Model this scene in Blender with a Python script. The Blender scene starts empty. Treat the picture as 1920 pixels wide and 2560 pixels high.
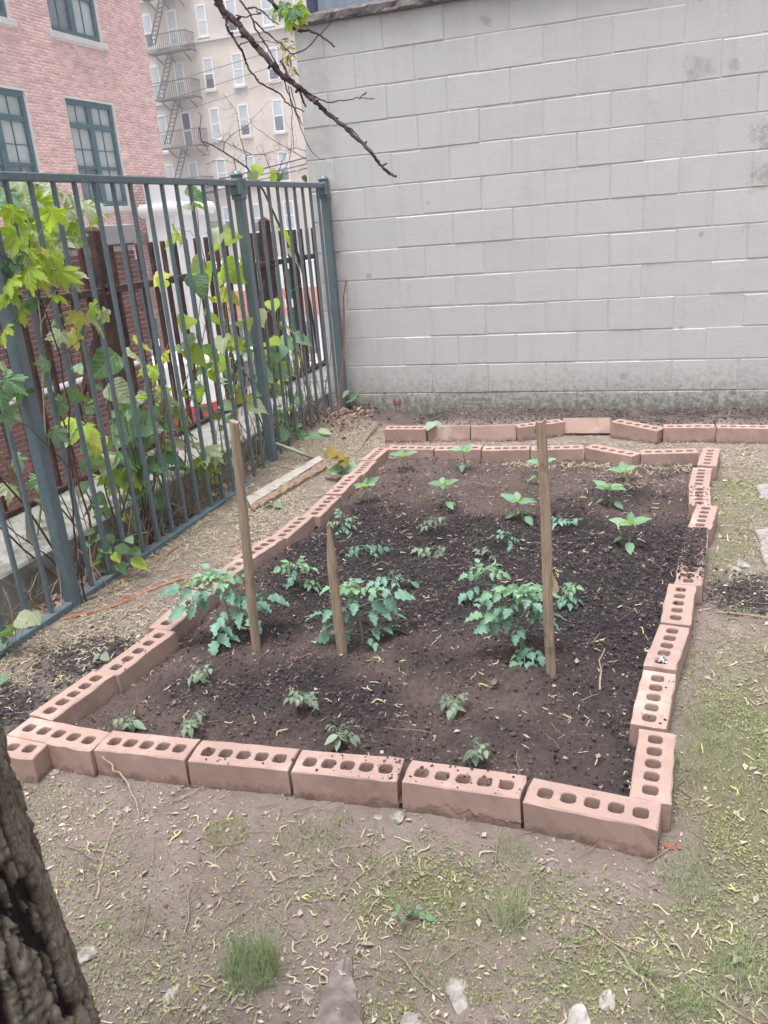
import bpy, math, random
import numpy as np
from mathutils import Vector, Matrix, Euler

# ---------------------------------------------------------------- camera, sky, sun, exposure
S = bpy.context.scene
CAM = np.array([1.415, -5.680, 1.3784])
EUL = (1.22884, 0.0765278, 0.3208909)
FPX = 2052.73                       # focal length in pixels of the 1920 x 2560 photograph
cd = bpy.data.cameras.new('camera'); cam = bpy.data.objects.new('camera', cd)
S.collection.objects.link(cam); S.camera = cam
cam.location = CAM; cam.rotation_euler = EUL
cd.sensor_fit = 'VERTICAL'; cd.sensor_height = 36; cd.sensor_width = 27
cd.lens = FPX/2560*36; cd.clip_start = .02; cd.clip_end = 600
cd.dof.use_dof = True; cd.dof.focus_distance = 3.1; cd.dof.aperture_fstop = 14

SUN_EL, SUN_AZ = math.radians(78), math.radians(200)
w = bpy.data.worlds.new('World'); S.world = w; w.use_nodes = True
nt = w.node_tree; nt.nodes.clear()
sky = nt.nodes.new('ShaderNodeTexSky'); sky.sky_type = 'NISHITA'; sky.sun_disc = False
sky.sun_elevation = SUN_EL; sky.sun_rotation = SUN_AZ; sky.dust_density = 7; sky.air_density = 1.0; sky.ozone_density = .6
hs = nt.nodes.new('ShaderNodeHueSaturation'); hs.inputs['Saturation'].default_value = .22
bg = nt.nodes.new('ShaderNodeBackground'); bg.inputs['Strength'].default_value = .135
ow = nt.nodes.new('ShaderNodeOutputWorld')
nt.links.new(sky.outputs[0], hs.inputs['Color']); nt.links.new(hs.outputs[0], bg.inputs[0]); nt.links.new(bg.outputs[0], ow.inputs[0])
sl = bpy.data.lights.new('sun', 'SUN'); sl.energy = 1.5; sl.angle = math.radians(20); sl.color = (1, .98, .965)
so = bpy.data.objects.new('sun', sl); S.collection.objects.link(so)
so.rotation_euler = (math.pi/2-SUN_EL, 0, math.pi-SUN_AZ)
S.view_settings.view_transform = 'Standard'; S.view_settings.look = 'None'
S.view_settings.exposure = .96; S.view_settings.gamma = 1; S.view_settings.use_curve_mapping = False
S.cycles.use_denoising = True
S.cycles.max_bounces = 6; S.cycles.transparent_max_bounces = 8

rng = np.random.default_rng(7); random.seed(7)
# ---------------------------------------------------------------- placing helpers
RM = np.array(Euler(EUL, 'XYZ').to_matrix())
KD = 1920/1659.0
def ray(u, v): return RM @ np.array([(u-960)/FPX, -(v-1280)/FPX, -1.0])
def G(u, v, z=0.0): d = ray(u, v); return CAM+(z-CAM[2])/d[2]*d
def PX(u, v, x): d = ray(u, v); return CAM+(x-CAM[0])/d[0]*d
def PY(u, v, y): d = ray(u, v); return CAM+(y-CAM[1])/d[1]*d
def depth(p): return float(-((np.asarray(p)-CAM) @ RM)[2])
def proj(P):
    v = (np.asarray(P)-CAM) @ RM; return 960+FPX*v[..., 0]/-v[..., 2], 1280-FPX*v[..., 1]/-v[..., 2]
# ---------------------------------------------------------------- noise
_H = rng.random((64, 64, 64)).astype(np.float32)
def vn(x, y, z=0.0):
    x = np.asarray(x, float); y = np.asarray(y, float); z = np.asarray(z, float)+0*x
    xi, yi, zi = np.floor(x).astype(int), np.floor(y).astype(int), np.floor(z).astype(int)
    fx, fy, fz = x-xi, y-yi, z-zi
    fx, fy, fz = fx*fx*(3-2*fx), fy*fy*(3-2*fy), fz*fz*(3-2*fz)
    r = 0
    for a in (0, 1):
        for b in (0, 1):
            for c in (0, 1):
                r = r+_H[(xi+a) % 64, (yi+b) % 64, (zi+c) % 64]*(fx if a else 1-fx)*(fy if b else 1-fy)*(fz if c else 1-fz)
    return r*2-1
def fbm(x, y, z=0.0, o=4, g=.5):
    r, a, s = 0, 1, 0
    for i in range(o):
        r = r+a*vn(x*2**i+17*i, y*2**i+5*i, np.asarray(z)*2**i+3*i); s += a; a *= g
    return r/s
# ---------------------------------------------------------------- mesh and object helpers
def mesh(name, v, f, mat=None, smooth=False, attr=None):
    me = bpy.data.meshes.new(name)
    if isinstance(f, np.ndarray):
        v = np.asarray(v, np.float32); n, k = f.shape
        me.vertices.add(len(v)); me.vertices.foreach_set('co', v.ravel())
        me.loops.add(n*k); me.loops.foreach_set('vertex_index', f.astype(np.int32).ravel())
        me.polygons.add(n); me.polygons.foreach_set('loop_start', np.arange(0, n*k, k, dtype=np.int32))
        me.update(calc_edges=True)
    else:
        me.from_pydata([tuple(map(float, p)) for p in v], [], f)
    if smooth: me.polygons.foreach_set('use_smooth', [True]*len(me.polygons))
    if attr:
        for k_, a in attr.items():
            at = me.attributes.new(k_, 'FLOAT', 'POINT'); at.data.foreach_set('value', np.asarray(a, np.float32))
    if mat: me.materials.append(mat)
    me.update()
    return me
def link(name, me, parent=None, loc=(0, 0, 0), rot=None):
    o = bpy.data.objects.new(name, me); S.collection.objects.link(o)
    if parent is not None:
        o.parent = parent
    o.location = tuple(float(c) for c in loc)
    if rot is not None: o.rotation_euler = rot
    return o
def tag(o, label=None, cat=None, group=None, kind=None):
    if label: o['label'] = label
    if cat: o['category'] = cat
    if group: o['group'] = group
    if kind: o['kind'] = kind
    return o
def thing(name, label, cat, loc, group=None, rz=0.0):
    o = link(name, None, None, loc, (0, 0, rz)); return tag(o, label, cat, group)
class MB:
    def __init__(s, org=(0, 0, 0)): s.v = []; s.f = []; s.o = np.asarray(org, float)
    def add(s, v, f):
        n = len(s.v); s.v += [tuple(np.asarray(p, float)-s.o) for p in v]; s.f += [tuple(i+n for i in q) for q in f]
    def box(s, a, b, bev=0.0):
        x0, y0, z0 = a; x1, y1, z1 = b
        if bev <= 0:
            s.add([(x0, y0, z0), (x1, y0, z0), (x1, y1, z0), (x0, y1, z0), (x0, y0, z1), (x1, y0, z1), (x1, y1, z1), (x0, y1, z1)],
                  [(3, 2, 1, 0), (4, 5, 6, 7), (0, 1, 5, 4), (1, 2, 6, 5), (2, 3, 7, 6), (3, 0, 4, 7)])
            return
        v, f = bevbox((x0, y0, z0), (x1, y1, z1), bev); s.add(v, f)
    def obox(s, c, ax, ay, az, bev=0.0):     # oriented box: centre and three half axes
        c, ax, ay, az = map(np.asarray, (c, ax, ay, az))
        v = [c+i*ax+j*ay+k*az for k in (-1, 1) for i, j in ((-1, -1), (1, -1), (1, 1), (-1, 1))]
        s.add(v, [(3, 2, 1, 0), (4, 5, 6, 7), (0, 1, 5, 4), (1, 2, 6, 5), (2, 3, 7, 6), (3, 0, 4, 7)])
    def bar(s, a, b, w_, h_=None, up=(0, 0, 1)):
        a, b = np.asarray(a, float), np.asarray(b, float); d = b-a; L = np.linalg.norm(d); d = d/L
        h_ = h_ or w_; u = np.asarray(up, float)
        if abs(u@d) > .95: u = np.array([0, 1., 0])
        sx = np.cross(d, u); sx /= np.linalg.norm(sx); sy = np.cross(sx, d)
        s.obox((a+b)/2, d*L/2, sx*w_/2, sy*h_/2)
    def tube(s, pts, r, n=6, cap=True):
        pts = [np.asarray(p, float) for p in pts]
        if np.isscalar(r): r = [r]*len(pts)
        rings = []; prev = None
        for i, p in enumerate(pts):
            d = pts[min(i+1, len(pts)-1)]-pts[max(i-1, 0)]; d = d/(np.linalg.norm(d)+1e-9)
            if prev is None:
                a = np.cross(d, (0, 0, 1)) if abs(d[2]) < .9 else np.cross(d, (1, 0, 0))
            else: a = prev-d*(prev@d)
            a = a/(np.linalg.norm(a)+1e-9); prev = a; b = np.cross(d, a)
            rings.append([p+r[i]*(math.cos(t)*a+math.sin(t)*b) for t in [2*math.pi*k/n for k in range(n)]])
        v = [q for R_ in rings for q in R_]; f = []
        for i in range(len(pts)-1):
            for k in range(n):
                f.append((i*n+k, i*n+(k+1) % n, (i+1)*n+(k+1) % n, (i+1)*n+k))
        if cap: f.append(tuple(reversed(range(n)))); f.append(tuple(range((len(pts)-1)*n, len(pts)*n)))
        s.add(v, f)
    def build(s, name, mat, parent=None, loc=None, smooth=False):
        me = mesh(name, s.v, s.f, mat, smooth)
        return link(name, me, parent, s.o if (loc is None and parent is None) else (loc if loc is not None else (0, 0, 0)))
def bevbox(a, b, e):
    a, b = np.array(a, float), np.array(b, float); v = []; idx = {}
    for i, sx in enumerate((0, 1)):
        for sy in (0, 1):
            for sz in (0, 1):
                c = [a[0] if sx == 0 else b[0], a[1] if sy == 0 else b[1], a[2] if sz == 0 else b[2]]
                ins = [e if sx == 0 else -e, e if sy == 0 else -e, e if sz == 0 else -e]
                for ax in range(3):
                    p = [c[k]+(0 if k == ax else ins[k]) for k in range(3)]
                    idx[(sx, sy, sz, ax)] = len(v); v.append(p)
    f = []
    for ax in range(3):
        o1, o2 = [k for k in range(3) if k != ax]
        for sd in (0, 1):
            q = []
            for p1, p2 in ((0, 0), (1, 0), (1, 1), (0, 1)):
                k = [0, 0, 0]; k[ax] = sd; k[o1] = p1; k[o2] = p2; q.append(idx[(k[0], k[1], k[2], ax)])
            f.append(tuple(q))
    for ax in range(3):      # edges along axis ax
        o1, o2 = [k for k in range(3) if k != ax]
        for p1 in (0, 1):
            for p2 in (0, 1):
                k0 = [0, 0, 0]; k0[o1] = p1; k0[o2] = p2; k1 = list(k0); k1[ax] = 1
                f.append((idx[(*k0, o1)], idx[(*k1, o1)], idx[(*k1, o2)], idx[(*k0, o2)]))
    for sx in (0, 1):
        for sy in (0, 1):
            for sz in (0, 1): f.append((idx[(sx, sy, sz, 0)], idx[(sx, sy, sz, 1)], idx[(sx, sy, sz, 2)]))
    import bmesh
    bm = bmesh.new(); vs = [bm.verts.new(p) for p in v]
    for q in f: bm.faces.new([vs[i] for i in q])
    bmesh.ops.recalc_face_normals(bm, faces=bm.faces)
    f = [tuple(x.index for x in fc.verts) for fc in bm.faces] if False else None
    bm.verts.index_update(); f = [tuple(x.index for x in fc.verts) for fc in bm.faces]; bm.free()
    return v, f
def rotm(n):                                     # n random rotations about z with tilt
    a = rng.random(n)*2*np.pi; t = rng.normal(0, 1, n)*.5; u = rng.normal(0, 1, n)*.5
    ca, sa, ct, st, cu, su = np.cos(a), np.sin(a), np.cos(t), np.sin(t), np.cos(u), np.sin(u)
    Z = np.zeros((n, 3, 3)); Z[:, 0, 0] = ca; Z[:, 0, 1] = -sa; Z[:, 1, 0] = sa; Z[:, 1, 1] = ca; Z[:, 2, 2] = 1
    X = np.zeros((n, 3, 3)); X[:, 0, 0] = 1; X[:, 1, 1] = ct; X[:, 1, 2] = -st; X[:, 2, 1] = st; X[:, 2, 2] = ct
    Y = np.zeros((n, 3, 3)); Y[:, 1, 1] = 1; Y[:, 0, 0] = cu; Y[:, 0, 2] = su; Y[:, 2, 0] = -su; Y[:, 2, 2] = cu
    return Z @ X @ Y
def scatter(name, tmpl, P, R, sc, mat, label, cat, kind='stuff', tone=None, parent=None):
    vs, fs, at = [], [], []; off = 0
    tv = [(np.asarray(v, float), np.asarray(f, int)) for v, f in tmpl]
    pick = rng.integers(0, len(tv), len(P)); sc = np.asarray(sc, float)
    if sc.ndim == 1: sc = sc[:, None].repeat(3, 1)
    tone = rng.random(len(P)) if tone is None else tone
    for k, (v, f) in enumerate(tv):
        m = np.where(pick == k)[0]
        if not len(m): continue
        q = np.einsum('nij,nkj->nki', R[m], v[None]*sc[m][:, None, :])+P[m][:, None, :]
        vs.append(q.reshape(-1, 3)); fs.append((f[None]+(np.arange(len(m))*len(v))[:, None, None]+off).reshape(-1, f.shape[1]))
        at.append(np.repeat(tone[m], len(v))); off += len(m)*len(v)
    me = mesh(name, np.concatenate(vs), np.concatenate(fs), mat, False, {'tone': np.concatenate(at)})
    o = link(name, me, parent)
    if parent is None: tag(o, label, cat)
    if kind: o['kind'] = kind
    return o
def tris(f):
    r = []
    for q in f:
        for i in range(1, len(q)-1): r.append((q[0], q[i], q[i+1]))
    return r
# ---------------------------------------------------------------- materials
def nm(mat): return mat.node_tree.nodes, mat.node_tree.links
def newmat(name):
    m = bpy.data.materials.new(name); m.use_nodes = True; return m
def rgb(c): return (c[0], c[1], c[2], 1)
def noise_node(n, l, scale, detail=5, rough=.55, coord='Object', dist=0.0, stretch=None):
    if coord == 'World': g = n.new('ShaderNodeNewGeometry'); out = g.outputs['Position']
    else: g = n.new('ShaderNodeTexCoord'); out = g.outputs[coord]
    t = n.new('ShaderNodeTexNoise'); t.inputs['Scale'].default_value = scale; t.inputs['Detail'].default_value = detail
    t.inputs['Roughness'].default_value = rough; t.inputs['Distortion'].default_value = dist
    if stretch:
        mp = n.new('ShaderNodeMapping'); mp.inputs['Scale'].default_value = stretch; l.new(out, mp.inputs[0]); out = mp.outputs[0]
    l.new(out, t.inputs['Vector']); return t.outputs['Fac']
def ramp(n, l, src, a, b, ca=(0, 0, 0), cb=(1, 1, 1)):
    r = n.new('ShaderNodeValToRGB'); e = r.color_ramp.elements
    e[0].position = a; e[1].position = b; e[0].color = rgb(ca); e[1].color = rgb(cb); l.new(src, r.inputs[0]); return r.outputs[0]
def mix(n, l, fac, a, b, mode='MIX'):
    m = n.new('ShaderNodeMix'); m.data_type = 'RGBA'; m.blend_type = mode
    if isinstance(fac, (int, float)): m.inputs[0].default_value = fac
    else: l.new(fac, m.inputs[0])
    for s_, i in ((a, 6), (b, 7)):
        if isinstance(s_, tuple): m.inputs[i].default_value = rgb(s_)
        else: l.new(s_, m.inputs[i])
    return m.outputs[2]
def math_(n, l, op, a, b=0.0, clamp=False):
    m = n.new('ShaderNodeMath'); m.operation = op; m.use_clamp = clamp
    for s_, i in ((a, 0), (b, 1)):
        if isinstance(s_, (int, float)): m.inputs[i].default_value = s_
        else: l.new(s_, m.inputs[i])
    return m.outputs[0]
def madd(n, l, a, b, c):
    return math_(n, l, 'ADD', math_(n, l, 'MULTIPLY', a, b), c)
def bump(n, l, h, strength, dist, bs):
    b = n.new('ShaderNodeBump'); b.inputs['Strength'].default_value = strength; b.inputs['Distance'].default_value = dist
    l.new(h, b.inputs['Height']); l.new(b.outputs[0], bs.inputs['Normal'])
def attr_node(n, name):
    a = n.new('ShaderNodeAttribute'); a.attribute_name = name; return a.outputs['Fac']
def basic(name, c1, c2=None, scale=20, rough=.8, bmp=.3, bd=.002, detail=5, coord='Object', dirt=None, dirt_scale=3, dirt_lo=.5, metal=0, spec=.4,
          randv=0.0, stretch=None, tone=0.0):
    m = newmat(name); n, l = nm(m); bs = n['Principled BSDF']
    bs.inputs['Roughness'].default_value = rough; bs.inputs['Metallic'].default_value = metal
    bs.inputs['Specular IOR Level'].default_value = spec
    f = noise_node(n, l, scale, detail, coord=coord, stretch=stretch)
    c = mix(n, l, ramp(n, l, f, .35, .65), c1, c2 or c1)
    if randv:
        oi = n.new('ShaderNodeObjectInfo'); v = madd(n, l, oi.outputs['Random'], 2*randv, 1-randv)
        h = n.new('ShaderNodeHueSaturation'); l.new(v, h.inputs['Value']); l.new(c, h.inputs['Color']); c = h.outputs[0]
    if tone:
        v = madd(n, l, attr_node(n, 'tone'), 2*tone, 1-tone)
        h = n.new('ShaderNodeHueSaturation'); l.new(v, h.inputs['Value']); l.new(c, h.inputs['Color']); c = h.outputs[0]
    if dirt:
        d = noise_node(n, l, dirt_scale, 6, .65, coord='World')
        c = mix(n, l, ramp(n, l, d, dirt_lo, dirt_lo+.15), c, dirt)
    l.new(c, bs.inputs['Base Color'])
    if bmp: bump(n, l, f, bmp, bd, bs)
    return m
def leafmat(name, c1, c2, trans, tamt=.35, rough=.5, vein=True, rv=.25):
    m = newmat(name); n, l = nm(m); bs = n['Principled BSDF']; out = n['Material Output']
    oi = n.new('ShaderNodeObjectInfo')
    f = noise_node(n, l, 9, 3)
    c = mix(n, l, ramp(n, l, f, .35, .7), c1, c2)
    c = mix(n, l, math_(n, l, 'MULTIPLY', oi.outputs['Random'], .5), c, c2)
    if vein:
        tc = n.new('ShaderNodeTexCoord'); sp = n.new('ShaderNodeSeparateXYZ'); l.new(tc.outputs['Object'], sp.inputs[0])
        ax = math_(n, l, 'ABSOLUTE', sp.outputs[0])
        q = math_(n, l, 'SUBTRACT', sp.outputs[1], math_(n, l, 'MULTIPLY', ax, .8))
        wv = math_(n, l, 'SINE', math_(n, l, 'MULTIPLY', q, 44)); side = math_(n, l, 'GREATER_THAN', wv, .93)
        mid = math_(n, l, 'LESS_THAN', ax, .014)
        vv = math_(n, l, 'MULTIPLY', math_(n, l, 'MAXIMUM', mid, math_(n, l, 'MULTIPLY', side, .45)), .5)
        lc = tuple(min(1, k*1.9+.03) for k in c2)
        c = mix(n, l, vv, c, lc)
        bump(n, l, math_(n, l, 'SUBTRACT', math_(n, l, 'MULTIPLY', wv, .5), math_(n, l, 'MULTIPLY', mid, 1.0)), .35, .004, bs)
    else: bump(n, l, f, .5, .004, bs)
    hsv = n.new('ShaderNodeHueSaturation')
    v = madd(n, l, oi.outputs['Random'], 2*rv, 1-rv)
    l.new(v, hsv.inputs['Value']); l.new(c, hsv.inputs['Color']); c = hsv.outputs[0]
    l.new(c, bs.inputs['Base Color']); bs.inputs['Roughness'].default_value = rough; bs.inputs['Specular IOR Level'].default_value = .35
    tr = n.new('ShaderNodeBsdfTranslucent'); tr.inputs[0].default_value = rgb(trans)
    ms = n.new('ShaderNodeMixShader'); ms.inputs[0].default_value = tamt
    l.new(bs.outputs[0], ms.inputs[1]); l.new(tr.outputs[0], ms.inputs[2]); l.new(ms.outputs[0], out.inputs[0])
    return m
M = {}
M['fence'] = basic('green_grey_fence_paint', (.100, .145, .172), (.130, .178, .205), 60, .35, .12, .0008, dirt=(.15, .15, .14), dirt_scale=14, dirt_lo=.62, spec=.5)
M['rust'] = basic('rusty_painted_iron', (.045, .022, .02), (.11, .045, .035), 30, .85, .6, .003, dirt=(.025, .018, .018), dirt_scale=9, dirt_lo=.5)
M['iron'] = basic('black_iron', (.10, .085, .09), (.14, .12, .12), 40, .7, .2)
M['ledge'] = basic('weathered_concrete', (.22, .22, .21), (.33, .33, .31), 6, .9, .5, .004, dirt=(.10, .105, .08), dirt_scale=5, dirt_lo=.52)
M['coping'] = basic('rough_dark_concrete', (.13, .11, .11), (.22, .20, .20), 14, .95, 1, .02, detail=8, dirt=(.09, .07, .07), dirt_scale=12)
M['wood'] = basic('weathered_stake_wood', (.25, .185, .135), (.38, .29, .22), 16, .85, .6, .002, stretch=(9, 9, .7), dirt=(.12, .085, .065), dirt_scale=13, dirt_lo=.58)
M['woodpale'] = basic('fresh_split_wood', (.40, .28, .20), (.55, .42, .32), 30, .85, .6, .003, stretch=(3, 3, 1))
M['board'] = basic('grey_board', (.30, .275, .25), (.43, .40, .37), 10, .9, .5, .002, stretch=(1, 7, 7), dirt=(.18, .13, .10), dirt_scale=12, dirt_lo=.56)
M['barkdark'] = basic('dark_bark', (.06, .035, .03), (.11, .07, .06), 50, .95, 1, .006)
M['stick'] = basic('dry_stick', (.20, .14, .10), (.30, .22, .16), 40, .9, .5, .002)
M['cane'] = basic('reddish_cane', (.30, .13, .07), (.38, .20, .12), 25, .7, .3, .001)
M['twig'] = basic('dark_twig_bark', (.045, .03, .035), (.08, .05, .055), 60, .85, .6, .002)
M['twigpale'] = basic('pale_twig', (.26, .20, .16), (.34, .27, .22), 60, .85, .3, .001)
M['stem'] = basic('green_stem', (.17, .20, .12), (.23, .22, .14), 40, .6, .2, .001)
M['tomstem'] = basic('tomato_stem', (.16, .22, .14), (.22, .25, .19), 60, .7, .3, .001)
M['redstem'] = basic('red_stem', (.16, .05, .045), (.22, .10, .07), 40, .6, .2, .001)
M['stone'] = basic('grey_stone', (.22, .205, .19), (.36, .34, .32), 45, .85, .8, .004, dirt=(.15, .115, .10), dirt_scale=30, dirt_lo=.50)
M['stonewhite'] = basic('white_stone', (.27, .25, .235), (.40, .38, .36), 50, .8, .7, .003, dirt=(.24, .20, .18), dirt_scale=35, dirt_lo=.52)
M['stonedark'] = basic('flat_slab_stone', (.15, .125, .118), (.25, .215, .20), 38, .9, .9, .006, dirt=(.12, .095, .085), dirt_scale=14, dirt_lo=.48)
M['pipe'] = basic('algae_stained_pipe', (.22, .25, .19), (.33, .34, .28), 18, .55, .2, .001)
M['catkin'] = basic('fallen_catkins', (.49, .45, .30), (.40, .35, .26), 1.2, .8, 0, coord='World', tone=.35)
M['catyellow'] = basic('fallen_yellow_keys', (.52, .50, .20), (.60, .57, .34), 1.2, .7, 0, coord='World', tone=.2)
M['chip'] = basic('pale_crumbs', (.42, .33, .30), (.30, .22, .19), 3, .9, 0, coord='World', tone=.4)
M['clod'] = basic('soil_clods', (.055, .041, .040), (.150, .112, .102), 7, .95, .5, .004, coord='World', tone=.45)
M['clodark'] = basic('dark_compost_crumbs', (.032, .027, .030), (.080, .064, .064), 14, .9, .5, .003, coord='World', tone=.4)
M['yardclod'] = basic('earth_crumbs', (.12, .09, .083), (.25, .20, .185), 3, .95, .4, .002, coord='World', tone=.4)
M['grass'] = leafmat('grass_blades', (.21, .27, .13), (.35, .40, .24), (.2, .3, .06), .3, .6, False, 0)
M['moss'] = leafmat('ground_cover_leaves', (.22, .27, .10), (.34, .37, .18), (.25, .3, .08), .25, .6, False, 0)
M['fenceleafA'] = leafmat('bright_young_leaf', (.30, .44, .06), (.42, .56, .10), (.50, .70, .05), .55)  # young leaf green, with the brightness of backlighting put into the colour
M['fenceleafB'] = leafmat('blue_green_leaf', (.16, .29, .17), (.23, .37, .24), (.22, .42, .05), .38)
M['fenceleafC'] = leafmat('dark_green_leaf', (.07, .15, .06), (.10, .19, .08), (.14, .32, .04), .3)
M['fenceleafY'] = leafmat('yellow_leaf', (.44, .46, .09), (.52, .52, .16), (.60, .62, .08), .5)
M['fenceleafP'] = leafmat('pale_backlit_leaf', (.34, .40, .26), (.44, .48, .34), (.42, .55, .10), .45)  # pale tint puts the light behind backlit leaves into the colour
M['fenceleafO'] = leafmat('bronze_leaf', (.30, .24, .05), (.26, .17, .05), (.4, .3, .05), .4)
M['tomato'] = leafmat('tomato_leaf', (.10, .235, .165), (.21, .36, .28), (.18, .36, .12), .2, .55, False, .2)
M['tomatoyoung'] = leafmat('young_tomato_leaf', (.19, .36, .23), (.27, .44, .28), (.25, .45, .10), .3, .55, False, .15)
M['pepper'] = leafmat('pepper_leaf', (.15, .29, .16), (.22, .38, .23), (.28, .48, .12), .28, .4)
M['wilt'] = leafmat('wilted_leaf', (.18, .26, .19), (.26, .33, .24), (.22, .3, .1), .25, .7, False)
M['redleaf'] = basic('red_shoot', (.33, .06, .045), (.25, .05, .04), 20, .6, .2)
M['brownleaf'] = basic('dry_brown_leaves', (.17, .095, .07), (.33, .24, .18), 3, .85, 0, coord='World', tone=.4)
M['foil'] = basic('crumpled_foil', (.75, .76, .78), (.5, .5, .52), 60, .3, 1, .005, metal=.7)
def pavermat():
    m = newmat('pink_clay_paver'); n, l = nm(m); bs = n['Principled BSDF']; bs.inputs['Roughness'].default_value = .85
    f = noise_node(n, l, 14, 5, .6); g = noise_node(n, l, 160, 3, .6)
    c = mix(n, l, ramp(n, l, f, .3, .7), (.36, .240, .212), (.415, .285, .255))
    oi = n.new('ShaderNodeObjectInfo'); rn = oi.outputs['Random']; c = mix(n, l, math_(n, l, 'MULTIPLY', rn, .65), c, (.34, .235, .205)); r2 = math_(n, l, 'FRACT', math_(n, l, 'MULTIPLY', rn, 7.31)); c = mix(n, l, math_(n, l, 'MULTIPLY', r2, .5), c, (.43, .29, .235)); r3 = math_(n, l, 'FRACT', math_(n, l, 'MULTIPLY', rn, 13.7)); c = mix(n, l, math_(n, l, 'MULTIPLY', r3, .30), c, (.30, .22, .20))
    geo = n.new('ShaderNodeNewGeometry'); sp = n.new('ShaderNodeSeparateXYZ'); l.new(geo.outputs['Position'], sp.inputs[0])
    z = sp.outputs[2]
    # soil splashed and stuck low down on the clay, ragged upper edge
    e = noise_node(n, l, 26, 6, .7, coord='World')
    k = math_(n, l, 'SUBTRACT', math_(n, l, 'MULTIPLY', e, .11), z); msk = ramp(n, l, math_(n, l, 'MULTIPLY', k, 12, True), .33, .6)
    c = mix(n, l, math_(n, l, 'MULTIPLY', msk, .75), c, (.12, .075, .06))
    d = noise_node(n, l, 45, 6, .8, coord='World'); c = mix(n, l, math_(n, l, 'MULTIPLY', ramp(n, l, d, .60, .67), .7), c, (.17, .11, .09))
    d2 = noise_node(n, l, 9, 7, .75, coord='World'); c = mix(n, l, math_(n, l, 'MULTIPLY', ramp(n, l, d2, .46, .66), .6), c, (.27, .185, .165)); d4 = noise_node(n, l, 5, 5, .6, coord='World'); c = mix(n, l, math_(n, l, 'MULTIPLY', ramp(n, l, d4, .58, .70), .4), c, (.60, .50, .46))
    l.new(c, bs.inputs['Base Color']); h = math_(n, l, 'ADD', math_(n, l, 'MULTIPLY', f, 1.5), g); bump(n, l, h, .35, .0015, bs)
    return m
M['paver'] = pavermat()
def soilmat(bed):
    m = newmat('bed_soil' if bed else 'yard_soil'); n, l = nm(m); bs = n['Principled BSDF']; bs.inputs['Roughness'].default_value = .95
    bs.inputs['Specular IOR Level'].default_value = .2
    f = noise_node(n, l, 5, 8, .65, coord='World'); g = noise_node(n, l, 60, 8, .75, coord='World'); h = noise_node(n, l, 260, 4, .7, coord='World')
    if bed: c = mix(n, l, ramp(n, l, f, .35, .65), (.100, .072, .068), (.172, .128, .118))
    else: c = mix(n, l, ramp(n, l, f, .35, .65), (.225, .186, .168), (.30, .255, .232))
    c = mix(n, l, ramp(n, l, g, .42, .72), c, (.25, .185, .16) if not bed else (.20, .152, .14))
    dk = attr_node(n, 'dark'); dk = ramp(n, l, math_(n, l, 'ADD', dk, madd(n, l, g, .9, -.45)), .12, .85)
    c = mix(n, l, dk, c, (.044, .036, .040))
    gr = attr_node(n, 'green'); gn = ramp(n, l, math_(n, l, 'ADD', gr, madd(n, l, g, .8, -.4)), .5, 1.0)
    c = mix(n, l, math_(n, l, 'MULTIPLY', gn, .7), c, (.17, .17, .075))
    sp = ramp(n, l, h, .70, .76); c = mix(n, l, math_(n, l, 'MULTIPLY', sp, .5), c, (.42, .35, .31))
    h2 = noise_node(n, l, 520, 3, .7, coord='World'); dkk = ramp(n, l, h2, .30, .42, (1, 1, 1), (0, 0, 0)); c = mix(n, l, math_(n, l, 'MULTIPLY', dkk, .45), c, (.07, .055, .05))
    m2 = noise_node(n, l, 14, 7, .7, coord='World'); c = mix(n, l, math_(n, l, 'MULTIPLY', ramp(n, l, m2, .52, .68), .45), c, (.085, .062, .058))
    l.new(c, bs.inputs['Base Color'])
    bump(n, l, math_(n, l, 'ADD', g, math_(n, l, 'MULTIPLY', h, .4)), 1.0, .014 if bed else .010, bs)
    return m
M['holedirt'] = basic('dirt_in_holes', (.07, .05, .045), (.13, .09, .08), 90, .95, .8, .004, coord='World')
M['bed'] = soilmat(True); M['yard'] = soilmat(False)
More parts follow.
